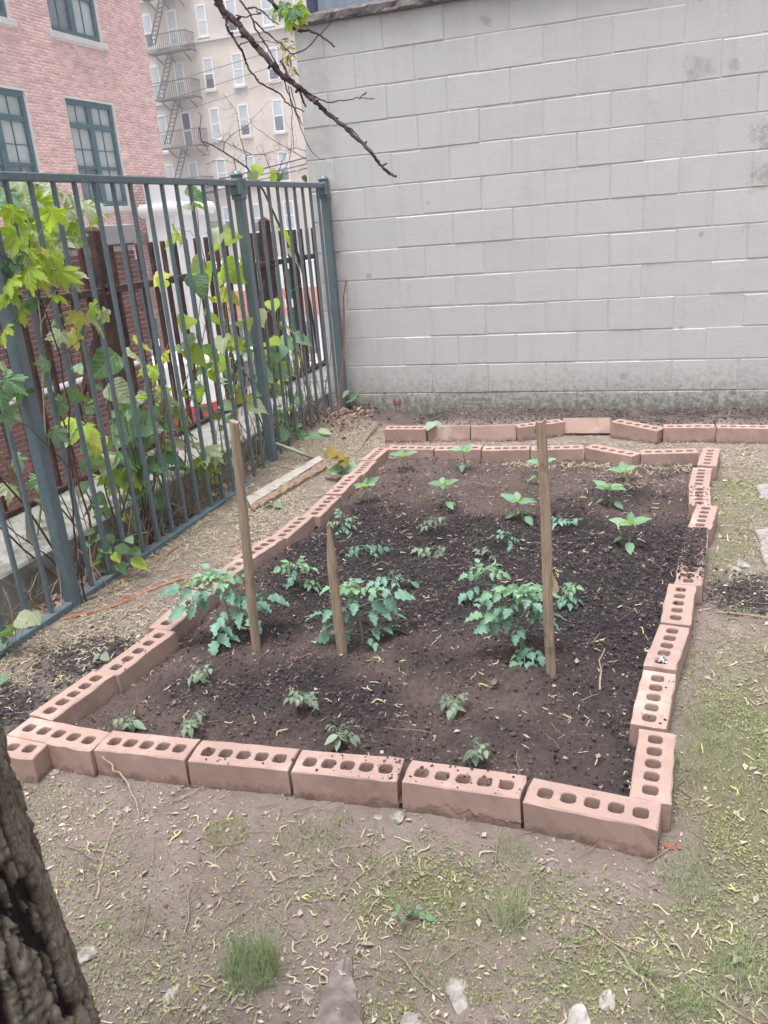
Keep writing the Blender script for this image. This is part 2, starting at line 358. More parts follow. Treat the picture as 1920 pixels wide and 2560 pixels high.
def wallmat():
    m = newmat('painted_block_wall'); n, l = nm(m); bs = n['Principled BSDF']; bs.inputs['Roughness'].default_value = .6
    oi = n.new('ShaderNodeObjectInfo')
    c = mix(n, l, oi.outputs['Random'], (.535, .528, .542), (.565, .556, .566))
    geo = n.new('ShaderNodeNewGeometry'); sp = n.new('ShaderNodeSeparateXYZ'); l.new(geo.outputs['Position'], sp.inputs[0])
    big = noise_node(n, l, .8, 4, .6, coord='World'); c = mix(n, l, math_(n, l, 'MULTIPLY', ramp(n, l, big, .4, .7), .35), c, (.51, .515, .53))
    fine = noise_node(n, l, 30, 8, .8, coord='World'); sc = noise_node(n, l, 4.5, 6, .7, coord='World')
    sm = math_(n, l, 'MULTIPLY', ramp(n, l, sc, .52, .68), ramp(n, l, fine, .48, .62)); c = mix(n, l, math_(n, l, 'MULTIPLY', sm, .38), c, (.27, .24, .235)); dr = noise_node(n, l, 1, 6, .7, coord='World', stretch=(16, 1, 1.1)); c = mix(n, l, math_(n, l, 'MULTIPLY', ramp(n, l, dr, .52, .75), .28), c, (.34, .32, .325)); po = noise_node(n, l, 130, 4, .7, coord='World'); c = mix(n, l, math_(n, l, 'MULTIPLY', ramp(n, l, po, .62, .72), .35), c, (.28, .26, .26))
    # rising damp, algae and flaked paint in the lowest course
    low = math_(n, l, 'SUBTRACT', .38, sp.outputs[2]); lo = math_(n, l, 'ADD', math_(n, l, 'MULTIPLY', low, 1.6), madd(n, l, fine, .9, -.35))
    fl = noise_node(n, l, 22, 9, .85, coord='World'); lo = math_(n, l, 'ADD', lo, madd(n, l, fl, 1.5, -.80)); lm_ = ramp(n, l, lo, .15, .50); c = mix(n, l, math_(n, l, 'MULTIPLY', lm_, .7), c, (.25, .26, .20))
    lm2 = ramp(n, l, lo, .44, .58); c = mix(n, l, math_(n, l, 'MULTIPLY', lm2, .6), c, (.10, .085, .07))
    # patches where the paint has come off
    for (u, v, r) in ((1745, 172, .085), (1832, 158, .045), (1915, 340, .10), (1912, 432, .10), (1752, 586, .022), (1072, 508, .02), (1700, 820, .02), (1560, 940, .03), (1215, 50, .05), (920, 690, .03), (843, 640, .05)):
        p = PY(u, v, 0); vd = n.new('ShaderNodeVectorMath'); vd.operation = 'DISTANCE'; l.new(geo.outputs['Position'], vd.inputs[0]); vd.inputs[1].default_value = tuple(p)
        dd = math_(n, l, 'ADD', math_(n, l, 'DIVIDE', vd.outputs['Value'], r), math_(n, l, 'MULTIPLY', noise_node(n, l, 9, 9, .8, coord='World', dist=.6), 4.2))
        dd = math_(n, l, 'SUBTRACT', dd, 2.0)
        k = ramp(n, l, dd, .60, .98, (1, 1, 1), (0, 0, 0)); kk = math_(n, l, 'MULTIPLY', k, ramp(n, l, fine, .38, .56)); c = mix(n, l, math_(n, l, 'MULTIPLY', kk, .7), c, (.30, .27, .255))
    # darker and mottled towards the left end, beside the fence post
    gx = ramp(n, l, math_(n, l, 'ADD', sp.outputs[0], 1.0), .16, .34, (1, 1, 1), (0, 0, 0)); c = mix(n, l, math_(n, l, 'MULTIPLY', math_(n, l, 'MULTIPLY', gx, ramp(n, l, sc, .35, .6)), .4), c, (.27, .25, .23))
    l.new(c, bs.inputs['Base Color']); bump(n, l, math_(n, l, 'ADD', math_(n, l, 'ADD', fine, math_(n, l, 'MULTIPLY', sc, 2)), math_(n, l, 'MULTIPLY', po, -.8)), .55, .004, bs)
    return m
M['wall'] = wallmat()
M['pinkbrick'] = basic('pink_facade_brick', (.74, .46, .45), (.80, .54, .52), 2.5, .85, 0, coord='World', tone=.18, dirt=(.76, .56, .55), dirt_scale=.35, dirt_lo=.55)
M['pinkmortar'] = basic('pale_mortar', (.86, .78, .77), (.88, .82, .80), 6, .9, 0, coord='World')
M['darkbrick'] = basic('dark_red_brick', (.15, .055, .052), (.21, .08, .072), 2.5, .85, 0, coord='World', tone=.3)
M['darkmortar'] = basic('grey_mortar', (.50, .42, .40), (.56, .48, .46), 6, .9, 0, coord='World')
M['lime'] = basic('pale_limestone', (.62, .60, .58), (.70, .68, .66), 3, .8, .1)
M['limegrey'] = basic('grey_stone_band', (.34, .34, .33), (.40, .40, .38), 3, .8, .1)
M['sash'] = basic('teal_window_frame', (.055, .13, .16), (.07, .15, .185), 8, .45, 0)
M['white'] = basic('white_painted_metal', (.80, .80, .82), (.84, .84, .85), 4, .5, 0)
M['glass'] = basic('curtained_window_glass', (.38, .44, .44), (.50, .55, .55), .9, .12, 0, coord='World', spec=.8)
M['glassdark'] = basic('dark_window_glass', (.10, .13, .16), (.20, .24, .28), 1.4, .1, 0, coord='World', spec=.9)
M['tanglass'] = basic('pale_window_glass', (.42, .47, .52), (.56, .60, .64), 1.1, .15, 0, coord='World', spec=.8)
M['navyglass'] = basic('open_window_dark', (.04, .03, .12), (.06, .05, .16), 1, .3, 0)
def tanmat():
    m = newmat('tan_apartment_brick'); n, l = nm(m); bs = n['Principled BSDF']; bs.inputs['Roughness'].default_value = .9
    g = n.new('ShaderNodeNewGeometry'); sp = n.new('ShaderNodeSeparateXYZ'); l.new(g.outputs['Position'], sp.inputs[0])
    cb = n.new('ShaderNodeCombineXYZ'); l.new(sp.outputs[0], cb.inputs[0]); l.new(sp.outputs[2], cb.inputs[1])
    b = n.new('ShaderNodeTexBrick'); l.new(cb.outputs[0], b.inputs['Vector']); b.inputs['Scale'].default_value = 1
    b.inputs['Brick Width'].default_value = .21; b.inputs['Row Height'].default_value = .075; b.inputs['Mortar Size'].default_value = .006
    b.inputs['Color1'].default_value = rgb((.72, .63, .56)); b.inputs['Color2'].default_value = rgb((.68, .59, .52)); b.inputs['Mortar'].default_value = rgb((.62, .57, .53))
    f = noise_node(n, l, .5, 6, .6, coord='World'); c = mix(n, l, ramp(n, l, f, .42, .65), b.outputs[0], (.50, .44, .41))
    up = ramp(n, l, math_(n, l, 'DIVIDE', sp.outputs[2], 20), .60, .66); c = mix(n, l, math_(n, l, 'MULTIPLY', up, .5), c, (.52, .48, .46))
    l.new(c, bs.inputs['Base Color']); return m
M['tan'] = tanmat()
M['corr'] = basic('blue_grey_corrugated_steel', (.20, .25, .32), (.26, .31, .38), 6, .5, .1)
M['navy'] = basic('navy_steel', (.03, .04, .10), (.04, .05, .12), 6, .5, .1)
M['asphalt'] = basic('asphalt', (.16, .155, .16), (.20, .19, .20), 20, .9, .3, coord='World')
M['pavement'] = basic('pale_pavement', (.50, .48, .47), (.56, .54, .53), 3, .9, .1, coord='World')
M['greenpole'] = basic('green_pole_paint', (.01, .14, .10), (.015, .17, .12), 10, .4, 0)
M['orange'] = basic('salmon_awning', (.62, .28, .20), (.68, .34, .25), 2, .7, 0)
M['redpaint'] = basic('red_car_paint', (.42, .02, .03), (.45, .03, .04), 3, .3, 0)
M['tyre'] = basic('black_rubber', (.02, .02, .02), (.03, .03, .03), 20, .8, 0)
M['wire'] = basic('black_cable', (.03, .03, .035), (.04, .04, .045), 10, .6, 0)
def barkmat():
    m = newmat('furrowed_grey_bark'); n, l = nm(m); bs = n['Principled BSDF']; bs.inputs['Roughness'].default_value = .95
    bs.inputs['Specular IOR Level'].default_value = .15
    f = noise_node(n, l, 55, 9, .8, coord='World', stretch=(1, 1, .45)); g = noise_node(n, l, 8, 5, .6, coord='World')
    c = mix(n, l, ramp(n, l, f, .40, .60), (.17, .135, .11), (.46, .40, .33))
    c = mix(n, l, math_(n, l, 'MULTIPLY', ramp(n, l, g, .5, .7), .5), c, (.24, .25, .19))
    d = attr_node(n, 'furrow'); c = mix(n, l, ramp(n, l, d, .25, .75), c, (.035, .024, .025))
    l.new(c, bs.inputs['Base Color']); f3 = noise_node(n, l, 110, 6, .75, coord='World'); bump(n, l, math_(n, l, 'ADD', f, math_(n, l, 'MULTIPLY', f3, .6)), 1.0, .012, bs); return m
M['bark'] = barkmat()

# ================================================================ SETTING
FX = -.88                                             # fence plane
def smooth(a, b, x): t = np.clip((x-a)/(b-a), 0, 1); return t*t*(3-2*t)
def inbed(x, y):
    xl = -.25+.05*smooth(-4.0, -2.5, y)
    xr = 1.40+.15*smooth(-3.8, -2.2, y)
    return (x > xl) & (x < xr) & (y > -4.08) & (y < -1.12)
def hgt(x, y):
    h = .010*fbm(x*2.3, y*2.3, 1.3)+.006*fbm(x*11, y*11, 4.1)+.009*np.abs(fbm(x*30, y*30, 8.1, 4, .6))
    h = h+.075*smooth(-1.9, -.4, y)*smooth(-.35, -.75, x)             # rises behind, by the fence
    h = h-.030*smooth(-.6, -.95, x)*smooth(-1.4, -2.4, y)
    h = h+(.055+.03*fbm(x*2.2, 3.1, 9))*smooth(-.42, -.2, y)*smooth(-.35, .1, x)
    h = h+.035*np.exp(-(((x+.45)/.17)**2+((y+3.62)/.13)**2))          # small heaps of soil left of the bed
    h = h+.02*np.exp(-(((x-1.85)/.22)**2+((y+2.72)/.16)**2))
    h = h-.02*smooth(.55, 0, np.abs(x-.6)/2)*smooth(-4.25, -4.9, y)*0
    return h
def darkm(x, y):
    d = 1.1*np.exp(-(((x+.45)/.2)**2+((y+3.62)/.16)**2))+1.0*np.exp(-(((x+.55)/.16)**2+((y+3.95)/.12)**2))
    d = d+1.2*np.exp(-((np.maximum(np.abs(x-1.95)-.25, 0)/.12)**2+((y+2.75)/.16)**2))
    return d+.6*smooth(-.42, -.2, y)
def greenm(x, y):
    r = np.maximum(smooth(1.52, 1.66, x)*(.62+.7*fbm(x*1.7, y*1.7, 2.2)), 1.35*np.exp(-(((x-1.72)/.30)**2+((y+3.8)/.62)**2)))*(1-np.exp(-(((x-1.9)/.35)**2+((y+2.75)/.2)**2)))*smooth(-.9, -1.6, y)
    f = smooth(-4.12, -4.3, y)*(.60+1.0*fbm(x*2.6+4, y*3.0, 5.5)+.35*fbm(x*9, y*9, 15.5))
    f = f*(.55+.45*smooth(.2, 1.1, x+.35*(-4.4-y)))
    return np.clip(np.maximum(r, f), 0, 1)
# yard ground
def grid(name, xs, ys, hf, mat, kind='structure'):
    X, Y = np.meshgrid(xs, ys, indexing='xy'); Z = hf(X, Y)
    V = np.stack([X, Y, Z], -1).reshape(-1, 3); nx, ny = len(xs), len(ys)
    i = (np.arange(ny-1)[:, None]*nx+np.arange(nx-1)[None]).ravel()
    F = np.stack([i, i+1, i+nx+1, i+nx], 1)
    me = mesh(name, V, F, mat, True, {'dark': darkm(X, Y).ravel(), 'green': greenm(X, Y).ravel()})
    o = link(name, me); return tag(o, kind=kind)
xs = np.concatenate([np.arange(-1.048, 2.7, .010), np.linspace(2.72, 12, 40)])
ys = np.concatenate([np.linspace(-16, -5.2, 40), np.arange(-5.18, -.01, .010), [-.004]])
def yh(x, y):
    h = hgt(x, y); b = inbed(x, y); return np.where(b, -.06, h)
grid('yard_ground', xs, ys, yh, M['yard'])
# soil in the bed
n_u, n_v = 400, 640
tu, tv = np.meshgrid(np.linspace(0, 1, n_u), np.linspace(0, 1, n_v), indexing='xy')
YB = -4.115+tv*(4.115-1.125)
XL = -.285+.06*smooth(-4.0, -2.5, YB); XR = 1.435+.12*smooth(-3.8, -2.2, YB)
XB = XL+tu*(XR-XL)
def bedh(x, y):
    e = np.minimum(np.minimum(x+.22, 1.45-x), np.minimum(y+4.05, -1.15-y)); e = smooth(0, .3, e)
    h = .012+.028*e+.022*fbm(x*2.6, y*2.6, 7.7)+.016*fbm(x*8, y*8, 2.7)
    cl = 1-np.abs(fbm(x*22, y*22, 3.3, 4, .6)); h = h+.018*(cl-.75)
    rough = .5+.5*fbm(x*1.7, y*1.7, 8.8)
    h = h+.040*(.5+.5*rough)*np.abs(fbm(x*38, y*38, 5.1, 4, .62))+.008*fbm(x*90, y*90, 6.6, 2)+.018*np.clip(fbm(x*15, y*15, 9.9, 3), 0, 1)
    for (px, py) in WELLS: h = h-.02*np.exp(-(((x-px)**2+(y-py)**2)/.075**2))+.014*np.exp(-((np.sqrt((x-px)**2+(y-py)**2)-.12)/.04)**2)
    return h
WELLS = [tuple(G(u*KD, v*KD, .03)[:2]) for u, v in ((880, 1062), (1100, 1030), (690, 1265), (790, 1400), (1127, 1430), (1050, 1300), (590, 1270))]
def beddark(x, y):
    d = .42+.95*fbm(x*1.6+2, y*1.3, 6.2)
    d = d+.55*np.exp(-(((x-.75)/.75)**2+((y+2.75)/.42)**2))+.35*np.exp(-(((x-.35)/.35)**2+((y+3.85)/.2)**2))-.35*smooth(1.0, 1.4, x)*smooth(-3.2, -3.8, y)
    d = d-.45*smooth(-1.75, -1.3, y)-.5*np.exp(-(((x-.05)/.22)**2+((y+1.75)/.2)**2))-.4*np.exp(-(((x+.1)/.15)**2+((y+3.75)/.3)**2))
    return np.clip(d, 0, 1)
def beddark(x, y):
    nz = fbm(x*1.6+2, y*1.3, 6.2); nf = fbm(x*5, y*5, 16.2)
    b = 1.1*np.exp(-(((y+2.72)/.62)**2))*smooth(-.25, .0, x)                     # wide dark band across the middle
    b = np.maximum(b, 1.0*np.exp(-(((x-.42)/.42)**2+((y+3.72)/.20)**2)))           # front left patch
    b = np.maximum(b, .8*np.exp(-(((x-.78)/.22)**2+((y+3.50)/.18)**2)))
    b = np.maximum(b, .7*np.exp(-(((x-1.25)/.3)**2+((y+1.75)/.16)**2)))
    b = np.maximum(b, .45*np.exp(-(((x-1.25)/.2)**2+((y+3.2)/.25)**2)))
    return np.clip(b+.16+.55*nz+.5*nf, 0, 1)
ZB = bedh(XB, YB)
i = (np.arange(n_v-1)[:, None]*n_u+np.arange(n_u-1)[None]).ravel()
me = mesh('bed_soil', np.stack([XB, YB, ZB], -1).reshape(-1, 3), np.stack([i, i+1, i+n_u+1, i+n_u], 1), M['bed'], True,
          {'dark': beddark(XB, YB).ravel(), 'green': np.zeros(XB.size)})
tag(link('bed_soil', me), kind='structure')
def gz(x, y): return np.where(inbed(x, y), bedh(x, y), hgt(x, y))
# ground beyond the fence: the yard stands on a wall above the street
mb = MB(); mb.box((-1.62, -16, -3.7), (-1.05, 0, .17), .01); mb.box((-1.62, .002, -3.7), (-1.05, 9, .17), .01)
o = mb.build('concrete_ledge', M['ledge']); tag(o, 'low grey concrete ledge behind the green fence carrying the rusty fence', 'wall')
mb = MB(); mb.box((-59, -24, -3.9), (29, 61, -3.6)); tag(mb.build('street', M['asphalt']), kind='structure')
mb = MB(); mb.box((-11.8, -20, -3.6), (-1.7, 60, -3.59)); tag(mb.build('pavement', M['pavement']), kind='structure')
mb = MB(); mb.box((-1.049, -16, -3.59), (12, -.002, -.3)); tag(mb.build('yard_subsoil', M['yard']), kind='structure')

# ---------------------------------------------------------------- block wall
wall = thing('cinder_block_wall', 'tall grey painted cinder block wall closing the garden behind the brick bed', 'wall', (-1.006, 0, 0))
HX, HZ, H0 = .4064, .2032, .17
def blockmesh(L, k):
    v, f = bevbox((0, 0, 0), (L, .19, HZ-.005), .003+.0015*k)
    v = [(p[0]+random.gauss(0, .0008), p[1]+random.gauss(0, .0006), p[2]+random.gauss(0, .0007)) for p in v]
    return mesh('block', v, f, M['wall'])
full = [blockmesh(HX-.005, k % 3) for k in range(6)]; half = [blockmesh(HX/2-.005, k % 3) for k in range(3)]
XE = -1.006+.4064*13
for i in range(-1, 12):
    z = H0+i*HZ+.004; x = -1.006
    if i % 2: 
        link('block', random.choice(half), wall, (.004, random.gauss(0, .0012), z)); x += HX/2
    while x < XE-.1:
        link('block', random.choice(full), wall, (x+1.006+.004+random.gauss(0, .0008), random.gauss(0, .0012), z+random.gauss(0, .0006))); x += HX
mb = MB((-1.006, 0, 0)); mb.box((-1.003, .0035, -.2), (XE, .186, H0+12*HZ)); mb.build('mortar', M['wall'], wall)
# coping: rough concrete, uneven edge
nx = 260; xs_ = np.linspace(-1.04, XE+.05, nx); prof = [(-.045, 0), (-.05, .012), (-.05, .045), (-.036, .062), (.1, .07), (.24, .06), (.24, 0)]
V = []; 
for a, x_ in enumerate(xs_):
    for b, (py, pz) in enumerate(prof):
        q = .010*float(vn(x_*14, b*3.1, 2))+.006*float(vn(x_*45, b*7.1, 5)); V.append((x_+1.006, py+(q if b < 4 else 0), H0+12*HZ+pz+(q*.8 if 0 < b < 6 else 0)))
F = []; k = len(prof)
for a in range(nx-1):
    for b in range(k): F.append((a*k+b, a*k+(b+1) % k, (a+1)*k+(b+1) % k, (a+1)*k+b))
F += [tuple(range(k)), tuple(reversed(range((nx-1)*k, nx*k)))]
link('coping', mesh('coping', V, F, M['coping']), wall)
# roof shed behind the wall
sh = thing('rooftop_shed', 'blue grey corrugated steel shed with navy post seen above the wall coping', 'shed', (-1.7, 2, 2.6))
mb = MB((-1.7, 2, 2.6))
xq = np.arange(-1.6, 3.4, .038)
V = []; F = []
for j, x_ in enumerate(xq):
    y_ = 2.0+(.012 if j % 2 else 0); V += [(x_, y_, 2.6), (x_, y_, 5.2)]
    if j: F.append((2*j-2, 2*j, 2*j+1, 2*j-1))
mb.add(V, F); mb.build('corrugated_sheet', M['corr'], sh)
mb = MB((-1.7, 2, 2.6)); mb.box((-1.69, 1.96, 2.6), (-1.62, 2.05, 5.2)); mb.build('post', M['navy'], sh)
mb = MB((-1.7, 2, 2.6)); mb.bar((-.95, 1.97, 3.3), (.3, 1.97, 2.95), .05); mb.build('brace', M['navy'], sh)
mb = MB((-1.7, 2, 2.6)); mb.box((-1.85, 2.0, 5.2), (3.5, 5, 5.26)); mb.build('roof', M['corr'], sh)
mb = MB((-1.7, 2, 2.6)); mb.box((-1.7, 2.05, 2.5), (3.4, 5, 2.6)); mb.build('roof_deck', M['coping'], sh)

# ---------------------------------------------------------------- brick facades
BW, BH, MJ = .203, .0677, .010
def facade(name_parent, x, y0, y1, z0, z1, holes, mat, mortar, org, budget, proud=.008):
    """bricks on the plane x = const, facing +x; each in view is a part, the rest joined"""
    L, H = BW-.014, BH-.014
    cand = []
    rows = int((z1-z0)/BH); cols = int((y1-y0)/BW)+2
    for r in range(rows):
        z = z0+r*BH
        for c in range(cols):
            ya = y0+c*BW-(BW/2 if r % 2 else 0); yb = ya+L; ya = max(ya, y0); yb = min(yb, y1)
            segs = [(ya, yb)]
            for (h0, h1, g0, g1) in holes:
                if z+H > g0 and z < g1:
                    ns = []
                    for s0, s1 in segs:
                        if s1 <= h0 or s0 >= h1: ns.append((s0, s1))
                        else:
                            if s0 < h0: ns.append((s0, h0))
                            if s1 > h1: ns.append((h1, s1))
                    segs = ns
            cand += [(s0, s1, z) for s0, s1 in segs if s1-s0 > .03]
    cand = np.array(cand)
    P = np.stack([np.full(len(cand), x), cand[:, :2].mean(1), cand[:, 2]], 1); u, v = proj(P)
    dist = np.linalg.norm(P-CAM, axis=1)
    vis = (u > 0) & (u < 1920) & (v > 0) & (v < 2560) & (np.abs(cand[:, 1]-cand[:, 0]-L) < .002)
    sc = np.where(vis, dist, 1e9); idx = np.argsort(sc)[:budget]; idx = idx[sc[idx] < 1e8]
    me_ = []
    for t in (.1, .35, .6, .9):
        mbb = MB(); mbb.box((-.02, 0, 0), (proud, L, H)); me_.append(mesh('brick', mbb.v, mbb.f, mat, False, {'tone': [t]*8}))
    for j in idx: link('brick', random.choice(me_), name_parent, np.array((x, cand[j, 0], cand[j, 2]))-org)
    rest = np.setdiff1d(np.arange(len(cand)), idx); c = cand[rest]; n = len(c); X0, X1 = x-org[0]-.02, x-org[0]+proud
    ya, yb, za = c[:, 0]-org[1], c[:, 1]-org[1], c[:, 2]-org[2]; zb = za+H
    pr = X1+rng.normal(0, .0012, n)
    V = np.stack([np.stack([np.full(n, X0), ya, za], 1), np.stack([pr, ya, za], 1), np.stack([pr, yb, za], 1), np.stack([np.full(n, X0), yb, za], 1),
                  np.stack([np.full(n, X0), ya, zb], 1), np.stack([pr, ya, zb], 1), np.stack([pr, yb, zb], 1), np.stack([np.full(n, X0), yb, zb], 1)], 1)
    q = np.array([(0, 1, 5, 4), (1, 2, 6, 5), (2, 3, 7, 6), (4, 5, 6, 7), (3, 2, 1, 0)])
    F = (q[None]+(np.arange(n)*8)[:, None, None]).reshape(-1, 4)
    o = link('brickwork', mesh('brickwork', V.reshape(-1, 3), F, mat, False, {'tone': np.repeat(rng.random(n), 8)}), name_parent); o['kind'] = 'stuff'
PXW = -12.0; ORG = np.array((PXW, 8., -3.6))
pb = thing('pink_brick_building', 'pink red brick building with tall teal framed windows at upper left', 'building', ORG)
wins = []
for yc in (12.96, 9.80, 6.64):
    for zb_, zt in ((2.22, 4.60), (5.95, 8.35), (-1.5, .9)): wins.append((yc-.92, yc+.92, zb_, zt))
facade(pb, PXW, 3.0, 15.82, -3.55, 10.9, [(a-.02, b+.02, c-.13, d+.02) for a, b, c, d in wins], M['pinkbrick'], None, ORG, 300)
mb = MB(ORG)         # mortar backing with openings: strips between the windows
ysp = sorted({3.0, 15.82, *[a for a, _, _, _ in wins], *[b for _, b, _, _ in wins]}); zsp = sorted({-3.6, 11.0, *[c for _, _, c, _ in wins], *[d for _, _, _, d in wins]})
for a in range(len(ysp)-1):
    for b in range(len(zsp)-1):
        yc, zc = (ysp[a]+ysp[a+1])/2, (zsp[b]+zsp[b+1])/2
        if any(w0 < yc < w1 and z0 < zc < z1 for w0, w1, z0, z1 in wins): continue
        mb.box((PXW-.3, ysp[a], zsp[b]), (PXW, ysp[a+1], zsp[b+1]))
mb.box((-24, 3.0, -3.6), (PXW-.32, 15.79, 11)); mb.build('wall', M['pinkmortar'], pb)
for yc in (12.96, 9.80, 6.64):
    for zb_, zt in ((2.22, 4.60), (5.95, 8.35), (-1.5, .9)):
        y0, y1 = yc-.92, yc+.92; wx = PXW-.10
        mb = MB(ORG)
        for a, b in (((wx-.06, y0, zb_), (wx+.04, y0+.10, zt)), ((wx-.06, y1-.10, zb_), (wx+.04, y1, zt)), ((wx-.06, y0+.1, zt-.12), (wx+.04, y1-.1, zt)), ((wx-.06, y0+.1, zb_), (wx+.05, y1-.1, zb_+.13)),
                     ((wx-.055, yc-.09, zb_+.13), (wx+.03, yc+.09, zt-.12)), ((wx-.05, y0+.1, zt-.62), (wx+.025, yc-.09, zt-.50)), ((wx-.05, yc+.09, zt-.62), (wx+.025, y1-.1, zt-.50)),
                     ((wx-.05, y0+.1, zb_+.86), (wx+.015, yc-.09, zb_+.93)), ((wx-.05, yc+.09, zb_+.86), (wx+.015, y1-.1, zb_+.93))): mb.box(a, b)
        wo = mb.build('window', M['sash'], pb)
        for s in (-1, 1):
            ya, yb = (y0+.1, yc-.09) if s < 0 else (yc+.09, y1-.1); ym = (ya+yb)/2
            for zz0, zz1, mt in ((zt-.5, zt-.12, 'glass'), (zb_+.93, zt-.62, 'glass'), (zb_+.13, zb_+.86, 'glassdark' if s < 0 or yc < 12 else 'glass')):
                mb = MB(ORG); mb.box((wx-.045, ya, zz0), (wx-.035, yb, zz1)); mb.build('pane', M[mt], wo)
            mb = MB(ORG)
            mb.box((wx-.034, ym-.012, zb_+.93), (wx-.015, ym+.012, zt-.62)); mb.box((wx-.034, ym-.012, zt-.5), (wx-.015, ym+.012, zt-.12)); mb.box((wx-.034, ym-.012, zb_+.13), (wx-.015, ym+.012, zb_+.86))
            mb.box((wx-.033, ya, (zb_+zt)/2+.1), (wx-.016, yb, (zb_+zt)/2+.12)); mb.build('glazing_bar', M['sash'], wo)
        mb = MB(ORG); mb.box((PXW-.2, y0-.14, zb_-.13), (PXW+.06, y1+.14, zb_-.001), .01); mb.build('sill', M['lime'], pb)
mb = MB(ORG); mb.box((PXW-.1, 3.0, 1.25), (PXW+.03, 15.83, 1.5)); mb.build('stone_band', M['limegrey'], pb)
# dark red brick yard wall between street and pink building
DX = -6.0; ORG = np.array((DX, 0., -3.6))
dw = thing('dark_brick_wall', 'dark red brick wall with grey stone coping behind the rusty fence', 'wall', ORG)
facade(dw, DX, -5.0, 5.03, -3.55, 1.32, [], M['darkbrick'], None, ORG, 300)
mb = MB(ORG); mb.box((DX-.35, -5.0, -3.6), (DX, 5.02, 1.32)); mb.build('wall', M['darkmortar'], dw)
mb = MB(ORG); mb.box((DX-.42, -5.0, 1.345), (DX+.05, 5.06, 1.60), .01); mb.build('coping', M['limegrey'], dw)
mb = MB(ORG); mb.box((DX-.36, -5.0, 1.32), (DX+.03, 5.04, 1.345)); mb.build('dark_strip', M['navy'], dw)  # dark strip between the bricks and the coping
mb = MB(ORG); mb.tube([(DX+.05, -4.9, -.31), (DX+.05, 4.6, -.31)], .035, 8); mb.build('conduit', M['white'], dw)
# white entrance bay at the corner of the pink building
ORG = np.array((-11.2, 14.8, -3.6))
wb = thing('white_entrance_bay', 'white painted bay with a thick rounded cornice at the pink building corner', 'porch', ORG)
mb = MB(ORG); mb.box((-11.68, 14.0, -3.6), (-10.78, 15.6, 1.90)); mb.build('shaft', M['white'], wb)
mb = MB(ORG); mb.tube([(-11.78, 14.02, 2.06), (-10.62, 14.02, 2.06)], .17, 16); mb.tube([(-10.70, 13.95, 2.06), (-10.70, 15.7, 2.06)], .17, 16); mb.box((-11.78, 14.0, 1.93), (-10.70, 15.65, 2.22)); mb.build('cornice', M['white'], wb)
mb = MB(ORG); mb.box((-11.66, 14.06, 2.22), (-10.72, 15.6, 2.80), .03); mb.build('parapet', M['white'], wb)

# ---------------------------------------------------------------- tan apartment building far behind
YA = 45.0; SCA = (YA-CAM[1])/(36-CAM[1])
def T(x, z, y=YA): return np.array((CAM[0]+(x-CAM[0])*SCA, y, CAM[2]+(z-CAM[2])*SCA))
ORG = np.array((-25., YA, -3.6))
ab = thing('tan_apartment_building', 'tall tan brick apartment building with white windows and a black fire escape', 'building', ORG)
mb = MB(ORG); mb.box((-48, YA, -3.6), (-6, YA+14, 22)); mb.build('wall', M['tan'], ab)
rows = [(12.08, 10.66), (9.74, 8.28), (7.44, 5.95), (5.04, 3.62), (2.70, 1.25), (14.4, 13.0)]
cols = [(-24.6, -24.05), (-23.17, -22.6), (-21.48, -20.9), (-19.83, -19.23), (-17.9, -17.3), (-16.2, -15.6), (-14.6, -14.0)]
for ri, (zt, zb_) in enumerate(rows):
    for ci, (x0, x1) in enumerate(cols):
        p0, p1 = T(x0, zb_), T(x1, zt); X0, Z0, X1, Z1 = p0[0], p0[2], p1[0], p1[2]
        if ci in (0, 1): Z0 -= .35
        mb = MB(ORG); t = .09
        mb.box((X0, YA-.05, Z0), (X0+t, YA+.02, Z1)); mb.box((X1-t, YA-.05, Z0), (X1, YA+.02, Z1)); mb.box((X0+t, YA-.05, Z1-t), (X1-t, YA+.02, Z1)); mb.box((X0+t, YA-.05, Z0), (X1-t, YA+.02, Z0+t))
        zm = (Z0+Z1)/2; mb.box((X0+t, YA-.045, zm-.04), (X1-t, YA+.02, zm+.04))
        wo = mb.build('window', M['white'], ab)
        mb = MB(ORG); mb.box((X0+t, YA-.03, zm+.04), (X1-t, YA+.02, Z1-t)); mb.build('pane', M['navyglass'] if (ri, ci) == (2, 1) else M['tanglass'], wo)
        mb = MB(ORG); mb.box((X0+t, YA-.03, Z0+t), (X1-t, YA+.02, zm-.04)); mb.build('pane', M['tanglass'] if (ri+ci) % 3 else M['glassdark'], wo)
        mb = MB(ORG); mb.box((X0-.08, YA-.12, Z0-.13), (X1+.08, YA+.02, Z0-.002)); mb.build('sill', M['lime'], wo)
        if (ri*7+ci) % 2 and ci > 1:
            mb = MB(ORG)
            for k in range(6): q = X0+t+.06+(X1-X0-2*t-.12)*k/5; mb.bar((q, YA-.07, Z0+t), (q, YA-.07, Z0+.6), .022)
            for k in (0.15, .35, .58): mb.bar((X0+t, YA-.07, Z0+k), (X1-t, YA-.07, Z0+k), .022)
            mb.build('guard', M['iron'], wo)
zl = T(-20, 10.55)[2]; mb = MB(ORG); mb.box((-47.9, YA-.12, zl-.12), (-6.1, YA-.001, zl+.05)); mb.build('stone_course', M['lime'], ab)
for ci, (x0, x1) in enumerate(cols[:3]):         # blind arches over the upper windows
    p0, p1 = T(x0-.15, 12.2), T(x1+.15, 12.2); cx_, r_ = (p0[0]+p1[0])/2, (p1[0]-p0[0])/2
    mb = MB(ORG); mb.tube([(cx_+r_*math.cos(a), YA-.02, p0[2]+.6+r_*math.sin(a)) for a in np.linspace(0, math.pi, 12)], .04, 5); mb.build('arch', M['lime'], ab)
